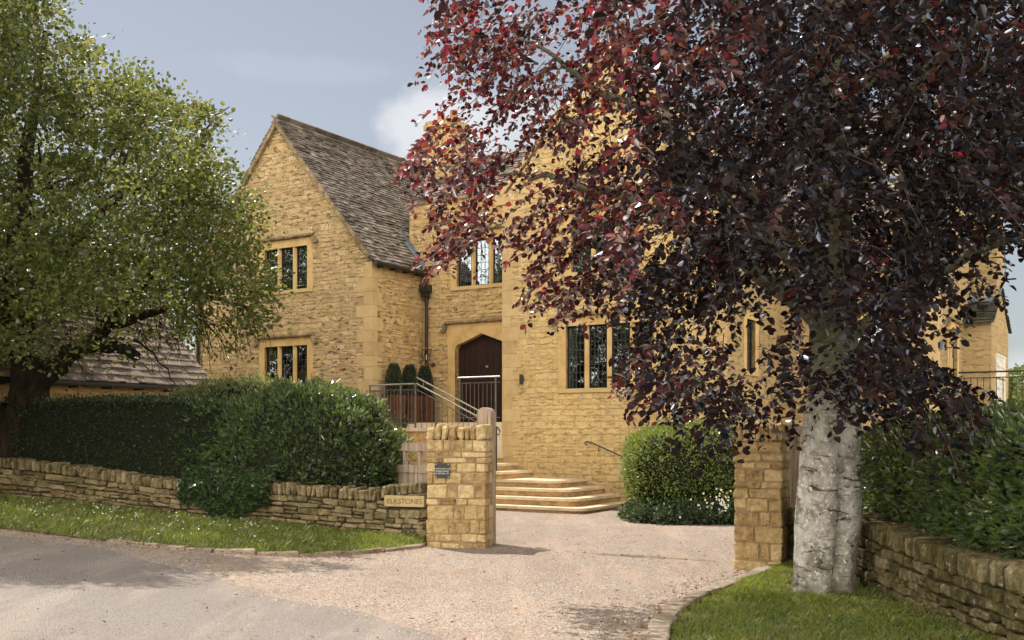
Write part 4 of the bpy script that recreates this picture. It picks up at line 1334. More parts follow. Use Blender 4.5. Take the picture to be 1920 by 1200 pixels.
for k in (.2, .62): mb.tube([(a0 + (a1 - a0) * k, -.09, z0 + (z1 - z0) * k), (a0 + (a1 - a0) * k, -.07, z0 + (z1 - z0) * k - .08), (a0 + (a1 - a0) * k, -.005, z0 + (z1 - z0) * k - .06)], .009, 6)
mb.build('bracket', M_black, t)
# right terrace with railing
t = thing('retaining_wall', 'stone retaining wall carrying the black railing at far right', 'wall', tuple(HO), HA)
mb = MB(); mb.box(8.76, 19, 5.62, 6.0, -.2, 1.95); mb.build('wall_body', M_right, t, uv=True)
mb = MB(); mb.box(8.76, 19, 5.58, 6.1, 1.952, 2.03); mb.box(8.76, 19, 6.1, 6.64, 1.7, 1.98); mb.box(9.4, 19, 6.64, 16, 1.7, 1.98); mb.build('coping', M_tread, t)
railing('railing', 'black iron railing beside the far right gabled porch', (8.80, 5.8), (10.42, 5.8), 2.03, 2.03, 3.02, 3.02, 12, posts=(1,), mat=M_black, br=.009)
railing('railing', 'black iron railing running off to the right edge beyond the thick post', (10.42, 5.8), (16.0, 5.8), 2.03, 2.03, 3.02, 3.02, 40, posts=(0, 1), mat=M_black, br=.009)

# ================================================================== DRY STONE WALLS


def dry_wall(name, label, line, h_of, thick, mat, coping=True, course=.10, slen=(.12, .36), back=None, gz=0.0, skip=None):
    t = thing(name, label, 'stone wall', (line[0][0], line[0][1], 0))
    ox, oy = line[0]
    L = [0]
    for p, q in zip(line, line[1:]): L.append(L[-1] + math.dist(p, q))
    tot = L[-1]

    def P(s):
        s = min(max(s, 0), tot)
        for i in range(len(line) - 1):
            if s <= L[i + 1] + 1e-9:
                k = (s - L[i]) / (L[i + 1] - L[i])
                a, b = line[i], line[i + 1]
                d = Vector((b[0] - a[0], b[1] - a[1], 0)).normalized()
                return Vector((a[0] + k * (b[0] - a[0]), a[1] + k * (b[1] - a[1]), 0)), d
    mb = MB(); core = MB(); cop = MB()
    cop_h = .17 if coping else 0
    hmax = max(h_of(s) for s in np.linspace(0, tot, 60))
    rows = max(3, round((hmax - cop_h) / course))
    # in units of row fraction so courses follow the ground
    rb = [0]
    for r in range(rows): rb.append(rb[-1] + random.uniform(.7, 1.35))
    rb = [x / rb[-1] for x in rb]
    for r in range(rows):
        s = -random.random() * .2
        while s < tot:
            ln = random.uniform(*slen) * (1.25 if r < 2 else 1)
            s0, s1 = max(s, 0), min(s + ln, tot); s += ln
            if s1 - s0 < .05: continue
            sm = (s0 + s1) / 2
            if skip and skip(sm, (rb[r] + rb[r + 1]) / 2): continue
            p, d = P(sm); nrm = Vector((d.y, -d.x, 0))     # towards the lane
            hh = h_of(sm) - cop_h
            g0 = rise(p.x, p.y) + gz - .03
            wav = .012 * math.sin(sm * 2.1 + r) + random.uniform(-.006, .006)
            za = g0 + (hh + .03) * rb[r] + wav * (r > 0); zb = g0 + (hh + .03) * rb[r + 1] + wav
            two = (zb - za > .085 and random.random() < .18)
            for (a, b) in (((za, (za + zb) / 2), ((za + zb) / 2, zb)) if two else ((za, zb),)):
                out = random.uniform(-.018, .022)
                tilt = random.uniform(-.05, .05)
                dd = (d + Vector((0, 0, tilt))).normalized()
                sl = rise(*(p + d * .2).to_2d()) - rise(*(p - d * .2).to_2d())
                dd = (d + Vector((0, 0, sl / .4 + random.uniform(-.03, .03)))).normalized()
                c = p - nrm * (.10 - out) + Vector((-ox, -oy, (a + b) / 2))
                mb.stone(c, dd * ((s1 - s0) / 2 - .005), nrm * .11, Vector((0, 0, 1)) * ((b - a) / 2 - .005), .014, .013)
    s = 0
    while s < tot - .02 and coping:
        w = random.uniform(.05, .11)
        p, d = P(s + w / 2); nrm = Vector((d.y, -d.x, 0))
        hh = h_of(s + w / 2) - cop_h
        g0 = rise(p.x, p.y) + gz
        lean = random.gauss(.0, .14); hc = cop_h * random.uniform(.82, 1.15)
        upd = (Vector((0, 0, 1)) + d * lean).normalized(); dd = (d - Vector((0, 0, lean))).normalized()
        c = p - nrm * (thick / 2 - .02) + Vector((-ox, -oy, g0 + hh + hc / 2 + .002))
        cop.stone(c + nrm * random.uniform(-.02, .02), dd * (w / 2 - .003), nrm * (thick / 2 * random.uniform(.92, 1.05)), upd * (hc / 2), .02, .012)
        s += w
    for i in range(len(line) - 1):
        nsub = max(1, int(math.dist(line[i], line[i + 1]) / .5))
        for k in range(nsub):
            sa = L[i] + (L[i + 1] - L[i]) * k / nsub; sb = L[i] + (L[i + 1] - L[i]) * (k + 1) / nsub
            pa, d = P(sa + 1e-6); pb, _ = P(sb - 1e-6); nrm = Vector((d.y, -d.x, 0))
            o_ = Vector((-ox, -oy, 0))
            ga, gb_ = rise(pa.x, pa.y) + gz, rise(pb.x, pb.y) + gz
            q = [pa - nrm * .05 + o_, pb - nrm * .05 + o_, pb - nrm * thick + o_, pa - nrm * thick + o_]
            zs = [ga, gb_, gb_, ga]; hs_ = [h_of(sa) - cop_h - .01, h_of(sb) - cop_h - .01, h_of(sb) - cop_h - .01, h_of(sa) - cop_h - .01]
            b = len(core.v)
            core.v += [tuple(v_ + Vector((0, 0, z - .2))) for v_, z in zip(q, zs)] + [tuple(v_ + Vector((0, 0, z + h))) for v_, z, h in zip(q, zs, hs_)]
            for qd in ((0, 3, 2, 1), (4, 5, 6, 7), (0, 1, 5, 4), (1, 2, 6, 5), (2, 3, 7, 6), (3, 0, 4, 7)): core.f.append(tuple(b + x for x in qd))
    mb.build('stonework', mat, t)
    core.build('wall_core', M_core, t)
    if coping: cop.build('coping_stones', mat, t)
    return t, P, tot


totL = sum(math.dist(p, q) for p, q in zip(WL, WL[1:]))


def hL(s):
    k = s / totL
    # height: .75 most of the way, rising at the gate end
    base = .74 - .10 * math.exp(-((totL - s) - 4.5) ** 2 / 3)
    return base + .17 * max(0, 1 - (totL - s) / .75) ** .5 if totL - s < .75 else base


SLAB0, SLAB1 = totL - .66, totL - .04
tw, PL, _ = dry_wall('dry_stone_wall', 'long shaded dry stone wall with upright coping left of the gate', WL, hL, .34, M_dry,
                     skip=lambda s, r: SLAB0 - .02 < s < SLAB1 + .02 and r > .72)
p0, d0 = PL((SLAB0 + SLAB1) / 2)
nr_ = Vector((d0.y, -d0.x, 0))
zt = rise(p0.x, p0.y) + hL((SLAB0 + SLAB1) / 2) - .17
ang = math.atan2(d0.y, d0.x)
nameplate = thing('name_stone', 'carved house name slab set in the wall beside the left gate pillar', 'sign', (p0.x, p0.y, zt - .165), ang)
mb = MB(); mb.stone((0, .06, .08), (.31, 0, 0), (0, .10, 0), (0, 0, .08), .006, .002); mb.build('slab', M_sign, nameplate)


def text(s, size, loc, parent, mat, name='lettering', ext=.002, align='CENTER', sp=1.0):
    cu = bpy.data.curves.new(name, 'FONT'); cu.body = s; cu.size = size; cu.extrude = ext
    cu.align_x = align; cu.align_y = 'CENTER'; cu.space_character = sp
    o = bpy.data.objects.new(name, cu); SC.collection.objects.link(o)
    dg = bpy.context.evaluated_depsgraph_get()
    me = bpy.data.meshes.new_from_object(o.evaluated_get(dg))
    bpy.data.objects.remove(o)
    me.materials.clear(); me.materials.append(mat)
    o = bpy.data.objects.new(name, me); SC.collection.objects.link(o)
    o.parent = parent; o.location = loc; o.rotation_euler = (R(90), 0, 0)
    return o


text('ELKSTONES', .105, (0.01, -.0415, .075), nameplate, M_cut, sp=1.0)
totR = sum(math.dist(p, q) for p, q in zip(WR, WR[1:]))
WRr = list(WR)
dry_wall('dry_stone_wall', 'mossy dry stone wall with upright coping running behind the beech trunk', WRr, lambda s: .70 + .06 * math.sin(s), .36, M_dryR, course=.095, slen=(.11, .30))


def pillar(label, corner, rz, W, D, H, seed):
    """corner = front right corner"""
    random.seed(seed)
    t = thing('gate_pillar', label, 'gate pillar', (corner[0], corner[1], 0), rz)
    mb = MB(); z = -.05; k = 0
    Hc = H - .22
    while z < Hc - .03:
        h = random.choice((.10, .12, .15, .17, .20)) if z < .9 else random.choice((.08, .11, .13, .15))
        if Hc - (z + h) < .06: h = Hc - z
        for strip in (0, 1):
            x = -W; first = True
            dsp = D * (.5 if k % 2 else .58)
            y0, y1 = (0, dsp) if strip == 0 else (dsp, D)
            while x < -.001:
                w = random.choice((random.uniform(.09, .18), random.uniform(.18, .42)))
                if -(x + w) < .08: w = -x
                out = random.uniform(-.006, .014)
                yy0 = y0 - (out if strip == 0 else 0); yy1 = y1 + (out if strip else 0)
                xo0 = x - (random.uniform(0, .014) if x == -W else 0); xo1 = x + w + (random.uniform(-.004, .012) if x + w > -.001 else 0)
                mb.stone(((xo0 + xo1) / 2, (yy0 + yy1) / 2, z + h / 2), ((xo1 - xo0) / 2 - .0045, 0, 0), (0, (yy1 - yy0) / 2 - .003, 0), (0, 0, h / 2 - .0055), .013, .008)
                x += w
        z += h; k += 1
    mb.build('stonework', M_pillar, t)
    mb = MB(); x = -W - .01
    while x < -.01:
        w = random.uniform(.08, .15); w = min(w, .01 - x)
        hc = random.uniform(.17, .235)
        mb.stone((x + w / 2, D / 2, Hc + hc / 2), (w / 2 - .004, 0, random.uniform(-.004, .004)), (0, D / 2 + random.uniform(0, .02), 0), (random.uniform(-.012, .012), 0, hc / 2), .026, .012)
        x += w
    mb.build('coping_stones', M_pillar, t)
    mb = MB(); mb.box(-W + .012, -.012, .012, D - .012, -.1, Hc); mb.build('pillar_core', M_pcore, t)
    return t


pl_ = pillar('left stone gate pillar carrying the small dark plaque', (-.37, 14.82), R(-10), .85, .50, 1.74, 3)
pr_ = pillar('right stone gate pillar standing beside the beech trunk', (3.14, 12.28), R(-25), .56, .52, 1.73, 11)
random.seed(21)
# plaque on the left pillar
Mz = Matrix.Rotation(R(-10), 4, 'Z')
pp = Vector((-.37, 14.82, 0)) + (Mz @ Vector((-.62, -.022, 1.085)))
plq = thing('plaque', 'small dark square plaque with white lettering screwed to the left pillar', 'plaque', tuple(pp), R(-10))
mb = MB(); mb.box(-.105, .105, -.006, .012, -.105, .105); mb.build('plate', M_plaque, plq)
text('StoneCompton.com', .031, (0, -.0075, .028), plq, M_white, ext=.001)
text('Holiday Rental', .033, (0, -.0075, -.006), plq, M_white, ext=.001)
text('01707 404 177', .033, (0, -.0075, -.042), plq, M_white, ext=.001)
for sx in (-1, 1):
    for sz in (-1, 1):
        mb = MB(); mb.tube([(sx * .088, -.006, sz * .088), (sx * .088, -.010, sz * .088)], .007, 8); mb.build('screw', M_white, plq)

# gates: oak, open inwards


def gate(label, hinge, ang, L, H, n, post_label, post_at, post_h, pw=.12):
    t = thing('wooden_gate', label, 'gate', (hinge[0], hinge[1], 0), ang)
    mb = MB(); mb.box(0, L, -.045, .045, H - .12, H); mb.build('top_rail', M_oak, t)
    for z0, z1 in ((H - .46, H - .34), (.12, .26)):
        mb = MB(); mb.box(0, L, -.04, .04, z0, z1); mb.build('rail', M_oak, t)
    for i in range(n):
        x = L * (i + .5) / n
        mb = MB(); mb.box(x - .03, x + .03, -.025, .025, H - .34, H - .12); mb.build('baluster', M_oak, t)
    mb = MB(); nb = int(L / .13)
    for i in range(nb):
        x0 = L * i / nb; mb.box(x0 + .002, x0 + L / nb - .004, -.02, .02, .26, H - .46)
    mb.build('boards', M_oak, t)
    for x in (.01, L):
        mb = MB(); mb.box(x - .05, x + .05, -.05, .05, .08, H + .02); mb.build('stile', M_oak, t)
    return t


gate('left oak gate leaf folded back behind the pillar with the plaque', (-.55, 15.72), R(142), 1.9, 1.46, 6, '', None, 0)
gate('right oak gate leaf folded back behind the beech trunk', (3.44, 13.10), R(38), 1.9, 1.70, 6, '', None, 0)


def gatepost(label, c, rz, w, h):
    t = thing('gate_post', label, 'gate post', (c[0], c[1], 0), rz)
    mb = MB()
    prof = [(-w / 2, -.1), (w / 2, -.1), (w / 2, h - w * .45)]
    for i in range(1, 12):
        an = math.pi * i / 12
        prof.append((w / 2 * math.cos(an), h - w * .45 + w * .45 * math.sin(an)))
    prof.append((-w / 2, h - w * .45))
    mb.extr([(x, -w * .42, z) for x, z in prof], (0, w * .84, 0))
    o = mb.build('post', M_oak, t)
    bm = o.modifiers.new('bevel', 'BEVEL'); bm.width = .012; bm.segments = 2; bm.limit_method = 'ANGLE'; bm.angle_limit = R(50)
    return t


gatepost('tall round-topped oak gate post standing behind the left pillar', (-.375, 15.42), R(-20), .235, 1.99)

# ================================================================== FOLIAGE


def leaves(name, P, D, size, mat, parent=None, ratio=.62, droop=.0, flat=.6, fold=.25, smooth=False):
    """P leaf bases (n,3); D preferred directions (n,3); each leaf is a folded six-point blade"""
    n = len(P)
    t = D + rng.normal(0, .55, (n, 3)); t[:, 2] -= droop
    t /= np.linalg.norm(t, axis=1)[:, None] + 1e-9
    up_ = rng.normal(0, flat, (n, 3)); up_[:, 2] += 1.0
    w = np.cross(t, up_); w /= np.linalg.norm(w, axis=1)[:, None] + 1e-9
    nn = np.cross(w, t)
    s = size * (.65 + .7 * rng.random(n))
    v = np.zeros((n, 6, 3))
    cur = rng.normal(0, .12, n)
    for i, (a, b, c) in enumerate(((0, 0, 0), (.36, .5, 1), (.74, .40, 1), (1, 0, 0), (.74, -.40, 1), (.36, -.5, 1))):
        v[:, i] = P + s[:, None] * (a * t + b * ratio * w + (abs(b) * fold * c + a * a * cur)[:, None] * nn)
    i0 = np.arange(n) * 6
    f = np.concatenate([np.stack([i0, i0 + 1, i0 + 2, i0 + 3], 1), np.stack([i0, i0 + 3, i0 + 4, i0 + 5], 1)])
    return mesh_np(name, v.reshape(-1, 3), f, mat, parent, smooth)


def inpoly(x, y, poly):
    c = False; j = len(poly) - 1
    for i in range(len(poly)):
        xi, yi = poly[i]; xj, yj = poly[j]
        if (yi > y) != (yj > y) and x < (xj - xi) * (y - yi) / (yj - yi) + xi: c = not c
        j = i
    return c


def limb(mb, pts, r0, r1, seg=8, wob=.05):
    P = [Vector(p) for p in pts]; out = []; n = len(P)
    for i in range(n - 1):
        for k in range(4):
            t = k / 4
            p0 = P[max(i - 1, 0)]; p1 = P[i]; p2 = P[i + 1]; p3 = P[min(i + 2, n - 1)]
            q = .5 * ((2 * p1) + (p2 - p0) * t + (2 * p0 - 5 * p1 + 4 * p2 - p3) * t * t + (3 * p1 - p0 - 3 * p2 + p3) * t ** 3)
            out.append(q + Vector([random.uniform(-wob, wob) * (0 if (i == 0 and k == 0) else 1) for _ in range(3)]))
    out.append(P[-1])
    m = len(out)
    mb.tube(out, [r0 + (r1 - r0) * (i / (m - 1)) for i in range(m)], seg)
    return out


# ---------------------------------------------------------------- copper beech
BX, BY = 3.06, 10.32
beech = thing('copper_beech', 'large copper beech with pale grey trunk and dark red drooping foliage over the gateway', 'tree', (BX, BY, 0))
prof = [(-.15, .47), (.0, .40), (.05, .355), (.12, .325), (.25, .308), (.45, .318), (.70, .335), (.95, .335), (1.2, .315), (1.45, .300), (1.7, .292), (1.95, .27), (2.2, .245), (2.7, .235), (3.4, .22), (4.4, .20), (5.6, .17), (7.2, .12), (9.0, .05)]
vs = []; fs = []; seg = 44
zz = []
for (za, ra), (zb, rb_) in zip(prof, prof[1:]):
    nsub = max(1, int((zb - za) / .07))
    for k in range(nsub): zz.append((za + (zb - za) * k / nsub, ra + (rb_ - ra) * k / nsub))
zz.append(prof[-1])
for z, r in zz:
    cx = .05 * math.sin(z * .9) + .035 * (z / 2.0); cy = .05 * math.sin(z * .6 + 1)
    for k in range(seg):
        th = 2 * math.pi * k / seg
        fade = max(0, min(1, (2.6 - z) / 1.5))
        dd_ = (th - (-math.pi / 2 + .12 * math.sin(z * 2.2) + .05))
        dd_ = (dd_ + math.pi) % (2 * math.pi) - math.pi
        dent = .32 * math.exp(-(dd_ / .15) ** 2) * fade
        d2 = (th - (math.pi * .5 + .3) + math.pi) % (2 * math.pi) - math.pi
        dent += .12 * math.exp(-(d2 / .3) ** 2) * fade
        root = .17 * math.exp(-max(z, 0) / .13) * (.5 + .5 * math.cos(5 * th + 1))
        nz = mnoise.noise(Vector((math.cos(th) * 1.6, math.sin(th) * 1.6, z * 1.7))) * .08 + mnoise.noise(Vector((math.cos(th) * 4, math.sin(th) * 4, z * 5))) * .025
        rr = r * .95 * (1 - dent + root + nz)
        vs.append((cx + rr * math.cos(th), cy + rr * math.sin(th), z))
for i in range(len(zz) - 1):
    for k in range(seg):
        k2 = (k + 1) % seg
        fs.append((i * seg + k, i * seg + k2, (i + 1) * seg + k2, (i + 1) * seg + k))
mesh_np('trunk', np.array(vs), np.array(fs), M_beechbark, beech, smooth=True)
mb = MB()
BB = Vector((BX, BY, 0))
limbs = [
    [(0, 0, 2.6), (-.9, -.1, 3.3), (-1.9, -.2, 3.8), (-2.7, .0, 4.1), (-3.2, .1, 4.15)],
    [(0, 0, 3.0), (-.7, .2, 4.0), (-1.7, .3, 4.8), (-2.5, .2, 5.2), (-3.1, .1, 5.6)],
    [(0, 0, 2.4), (.7, -.5, 3.0), (1.7, -1.0, 3.5), (2.6, -1.2, 3.7)],
    [(0, 0, 2.5), (.8, .4, 3.2), (1.8, .9, 3.7), (2.6, 1.0, 3.6)],
    [(0, 0, 3.5), (.5, -.8, 4.6), (1.2, -1.9, 5.5), (1.5, -2.8, 6.1)],
    [(0, 0, 2.5), (-.5, -.8, 3.1), (-1.2, -1.5, 3.5), (-2.0, -2.0, 3.7)],
    [(0, 0, 2.8), (-.6, .7, 3.4), (-1.2, 1.4, 3.9), (-1.8, 1.9, 4.0)],
    [(0, 0, 4.2), (-.8, -.3, 5.4), (-1.8, -.5, 6.6), (-2.4, -.6, 7.6)],
    [(0, 0, 4.5), (.9, .2, 5.6), (1.8, .3, 6.6), (2.7, .3, 7.2)],
]
for L in limbs: limb(mb, [BB * 0 + Vector(p) for p in L], .085, .009, 8, .045)
mb.build('limbs', M_beechbark, beech, smooth=True)

OUT = [(865, -200), (850, 30), (826, 90), (836, 160), (803, 235), (797, 300), (828, 345), (818, 400), (826, 460), (855, 485), (905, 470), (940, 400), (985, 450),
       (1018, 510), (1045, 570), (1078, 565), (1095, 600), (1150, 540), (1205, 595), (1200, 680), (1222, 725), (1255, 758), (1285, 785), (1345, 795), (1375, 785), (1400, 735), (1440, 800),
       (1480, 770), (1500, 690), (1535, 735), (1600, 720), (1655, 775), (1690, 800), (1770, 790), (1835, 780), (1835, 720), (1760, 690), (1700, 615), (1745, 560), (1810, 535), (1872, 505),
       (1885, 440), (1900, 410), (1960, 450), (2100, 640), (2400, 620), (2500, -200), (2300, -900), (1700, -1300), (1100, -900)]
HOLES = [(1440, 560, 55, 70), (1725, 155, 40, 24), (1560, 600, 70, 60), (1410, 650, 40, 45), (1842, 450, 62, 80), (1870, 20, 45, 20), (1170, 215, 55, 38), (1060, 262, 28, 18), (1100, 60, 50, 26),
         (1390, 620, 36, 40), (1300, 730, 20, 20), (985, 235, 40, 22), (1560, 95, 30, 24), (1790, 620, 60, 40), (955, 380, 40, 25), (1620, 240, 18, 14), (1790, 480, 45, 45)]


def beech_sprays(n, frame):
    S = []
    tries = 0
    while len(S) < n and tries < n * 60:
        tries += 1
        X = random.uniform(-1.3, 8.2); Y = random.uniform(6.3, 13.2); Z = random.uniform(1.55, 9.5)
        ex = (X - 3.3) / 5.2; ey = (Y - 10.1) / 3.5; ez = (Z - 5.0) / 5.0
        e = ex * ex + ey * ey + ez * ez * .8
        if e > 1: continue
        # less foliage in the heart of the crown, and a lower bound that sweeps up towards the back
        if Y > 11.6 + .8 * max(0, X - 1.5): continue
        if (X - 3.1) ** 2 + (Y - 10.4) ** 2 < .35 and Z < 3: continue
        x = 960 + X * 1980 / Y; y = 814 - (Z - EYE) * 1980 / Y
        wob = 14 * mnoise.noise(Vector((x * .02, y * .02, 0)))
        inside = inpoly(x + wob, y + wob, OUT)
        if not inside: continue
        sx_, sy_ = X + .389 * Z, Y - .503 * Z
        if mnoise.noise(Vector((sx_ * 1.1, sy_ * 1.1, 9))) > .16 and random.random() < (.55 if (-40 < y < 1200 and x < 1960) else .95): continue
        vis = -40 < y < 1200 and x < 1960
        if vis != frame: continue
        if vis:
            if Y < 9.2 and x < 1150: continue
            hole = 0
            for hx, hy, rx, ry in HOLES:
                q = ((x - hx) / rx) ** 2 + ((y - hy) / ry) ** 2
                if q < 1: hole = 1
            if hole and random.random() < .9: continue
            cl = mnoise.noise(Vector((X * 1.5, Y * 1.5, Z * 1.7)))
            edge = min(1, max(0, (x - 800) / 500))
            low_ = min(1, max(0, (y - 430) / 250)) * (1 if x < 1520 else .4)
            if cl < -.13 + .07 * (1 - edge) + .17 * low_: continue
        S.append((X, Y, Z))
    return S


def spray_leaves(S, per, ln, trunk=(BX, BY)):
    P = []; D = []; tw = MB(); 
    for i, (X, Y, Z) in enumerate(S):
        d = np.array([X - trunk[0], Y - trunk[1], 0.0]); d /= np.linalg.norm(d) + .3
        d += rng.normal(0, .5, 3) * np.array([1, 1, .3]); d[2] -= .75
        d /= np.linalg.norm(d)
        side = np.cross(d, (0, 0, 1)); side /= np.linalg.norm(side) + 1e-6
        p = np.array([X, Y, Z]); pts = [p.copy()]
        for k in range(per):
            t = k / per
            q = p + d * ln * t + np.array([0, 0, -.18 * ln * t * t])
            sd = side if k % 2 else -side
            P.append(q + rng.normal(0, .012, 3)); D.append(d * .7 + sd * .9 + np.array([0, 0, -.25]))
        if i % 6 == 0:
            tw.tube([p - d * .15, p + d * ln * .5, p + d * ln * .95 + np.array([0, 0, -.15 * ln])], [.0045, .003, .0015], 4, False)
    return np.array(P), np.array(D), tw


S1 = beech_sprays(4050, True); S2_ = beech_sprays(2000, False)


def sun_tinted(p):
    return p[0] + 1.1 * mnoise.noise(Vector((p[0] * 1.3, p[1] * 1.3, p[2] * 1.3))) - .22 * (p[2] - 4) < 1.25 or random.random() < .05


Ssun = [p for p in S1 if sun_tinted(p)]; Sshade = [p for p in S1 if not sun_tinted(p)]
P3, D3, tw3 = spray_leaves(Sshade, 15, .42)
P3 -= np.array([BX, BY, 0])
leaves('shade_tinted_crown', P3, D3, .070, M_beech2, beech, ratio=.66, flat=.75)
tw3.v = [(v_[0] - BX, v_[1] - BY, v_[2]) for v_ in tw3.v]; tw3.build('twigs', M_twig, beech)['kind'] = 'stuff'
P1, D1, tw1 = spray_leaves(Ssun, 15, .42)
P1 -= np.array([BX, BY, 0]); P2, D2, _ = spray_leaves(S2_, 14, .5); P2 -= np.array([BX, BY, 0])
tw1.v = [(v_[0] - BX, v_[1] - BY, v_[2]) for v_ in tw1.v]
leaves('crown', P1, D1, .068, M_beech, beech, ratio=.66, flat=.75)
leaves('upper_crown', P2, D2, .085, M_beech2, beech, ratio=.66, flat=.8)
tw1.build('twigs', M_twig, beech)['kind'] = 'stuff'
# bare hanging twigs that catch the light
mb = MB()
for (x, y, Y, L) in ((1425, 60, 8.6, .9), (1462, 210, 8.8, .7), (1580, 100, 8.5, .6), (1495, 215, 8.8, .5), (1695, 310, 8.0, .8), (1850, 90, 8.2, .8), (1705, 385, 8.4, .4), (1345, 330, 9, .5), (1045, 120, 9.4, .6), (1140, 160, 9.3, .7), (1655, 20, 8.6, .7)):
    p = at(x, y, Y) - BB; q = []
    for k in range(6):
        q.append(p + Vector((.04 * math.sin(k * 1.3 + x), .03 * math.cos(k + y), -L * k / 5)))
    mb = MB(); mb.tube(q, [.008, .007, .006, .005, .004, .002], 5)
    for k in (1, 2, 3, 4):
        s = random.choice((-1, 1)); mb.tube([q[k], q[k] + Vector((s * .08, 0, -.07)), q[k] + Vector((s * .11, .02, -.17))], [.004, .003, .0015], 4)
    mb.build('bare_twig', M_twig, beech)

# ---------------------------------------------------------------- left tree
TX, TY = -8.75, 18.9
haw = thing('hawthorn_tree', 'spreading bright green tree with dark leaning trunk behind the left hedge', 'tree', (TX, TY, 0))
HB = Vector((TX, TY, 0))
mb = MB()
limb(mb, [Vector((-.35, 0, .2)), Vector((-.15, 0, 1.2)), Vector((.1, 0, 2.1)), Vector((.2, -.1, 2.9))], .42, .32, 14, .02)
limb(mb, [Vector((.1, 0, 2.5)), Vector((-.2, .2, 4.0)), Vector((-.1, .1, 5.6)), Vector((.2, 0, 7.4)), Vector((.4, 0, 8.8))], .26, .05, 10, .05)
limb(mb, [Vector((.1, 0, 2.3)), Vector((.9, -.2, 3.0)), Vector((1.5, -.4, 3.35)), Vector((2.1, -.6, 4.0)), Vector((2.9, -.8, 4.6))], .21, .05, 10, .03)
limb(mb, [Vector((1.2, -.3, 3.15)), Vector((1.9, -.6, 3.1)), Vector((2.3, -.8, 2.95))], .12, .09, 8, .02)
limb(mb, [Vector((1.5, -.4, 3.4)), Vector((2.5, -.6, 3.7)), Vector((3.5, -1.0, 3.9)), Vector((4.4, -1.2, 3.7))], .10, .02, 7, .05)
limb(mb, [Vector((0, 0, 4.2)), Vector((1.2, -.3, 5.2)), Vector((2.0, -.6, 5.7)), Vector((2.6, -.8, 6.0))], .14, .02, 8, .05)
limb(mb, [Vector((0, 0, 3.4)), Vector((-1.2, -.8, 4.4)), Vector((-2.6, -1.4, 5.2))], .15, .03, 8, .05)
limb(mb, [Vector((0, 0, 5.2)), Vector((1.0, .5, 6.4)), Vector((1.8, .8, 7.4))], .12, .02, 8, .05)
for _ in range(46):
    a = random.uniform(0, 6.28); r0 = random.uniform(.5, 3.0); z = random.uniform(3.2, 6.8)
    p = Vector((r0 * math.cos(a) + .8, r0 * math.sin(a) * .8 - .3, z)); q = p + Vector((random.uniform(-.2, .8), random.uniform(-.6, .4), random.uniform(-.8, .9)))
    limb(mb, [p, (p + q) / 2 + Vector((0, 0, .15)), q], .03, .008, 5, .04)
for _ in range(70):      # thin drooping twigs on the right
    x = random.uniform(230, 470); y = random.uniform(540, 620); Y = random.uniform(16.3, 18.5)
    p = at(x, y, Y) - HB; q = p + Vector((random.uniform(-.15, .5), random.uniform(-.2, .2), random.uniform(-.9, -.3)))
    limb(mb, [p, (p + q) / 2 + Vector((.08, 0, .04)), q], .010, .003, 4, .03)
mb.build('trunk', M_bark, haw)
OUTL = [(-900, -500), (-900, 640), (-300, 700), (-60, 700), (0, 655), (60, 665), (110, 690), (150, 640), (230, 660), (330, 650), (400, 690), (450, 690), (470, 640), (495, 590), (540, 560),
        (515, 500), (480, 470), (500, 420), (480, 345), (430, 335), (452, 280), (430, 200), (385, 195), (350, 225), (345, 165), (300, 160), (265, 128), (215, 150), (180, 75), (120, 60), (125, 15),
        (90, -60), (40, -300), (-300, -520)]
OUTL = [(x - 14, y + 12) for x, y in OUTL]


def haw_points(n):
    S = []
    while len(S) < n:
        X = random.uniform(-14.5, -3.2); Y = random.uniform(13.6, 21.6); Z = random.uniform(2.2, 10.5)
        ex = (X + 9.0) / 6.1; ey = (Y - 17.5) / 4.1; ez = (Z - 5.5) / 5.6
        e = ex * ex + ey * ey + ez * ez
        if e > 1: continue
        if e < .3 and random.random() < .7: continue
        if X > -5.7 and Y > 17.6: continue
        sx_, sy_ = X + .389 * (Z - .3), Y - .503 * (Z - .3)
        if -6.3 < sx_ < -.8 and 12.7 < sy_ < 16.4 and (sx_ > -3.6 or mnoise.noise(Vector((sx_ * 1.3, sy_ * 2.2, 2))) > -.12) and random.random() < .78: continue
        if sx_ <= -6.3 and 12.7 < sy_ < 17 and mnoise.noise(Vector((sx_ * 1.3, sy_ * 2.2, 2))) > .18 and random.random() < .9: continue
        # keep clear of the lane so the shade stays near the verge
        x = 960 + X * 1980 / Y; y = 814 - (Z - EYE) * 1980 / Y
        w = 22 * mnoise.noise(Vector((x * .022, y * .022, 4)))
        if not inpoly(x + w, y + w, OUTL): continue
        if mnoise.noise(Vector((X * 1.15, Y * 1.15, Z * 1.3))) + .5 * mnoise.noise(Vector((X * 3, Y * 3, Z * 3))) < -.08: continue
        if y > 590 and x > 60 and mnoise.noise(Vector((X * 2.2, Y * 2.2, Z * 2.2))) < .08: continue
        if y > 560 and 110 < x < 400 and random.random() < .6: continue
        S.append((X, Y, Z))
    return S


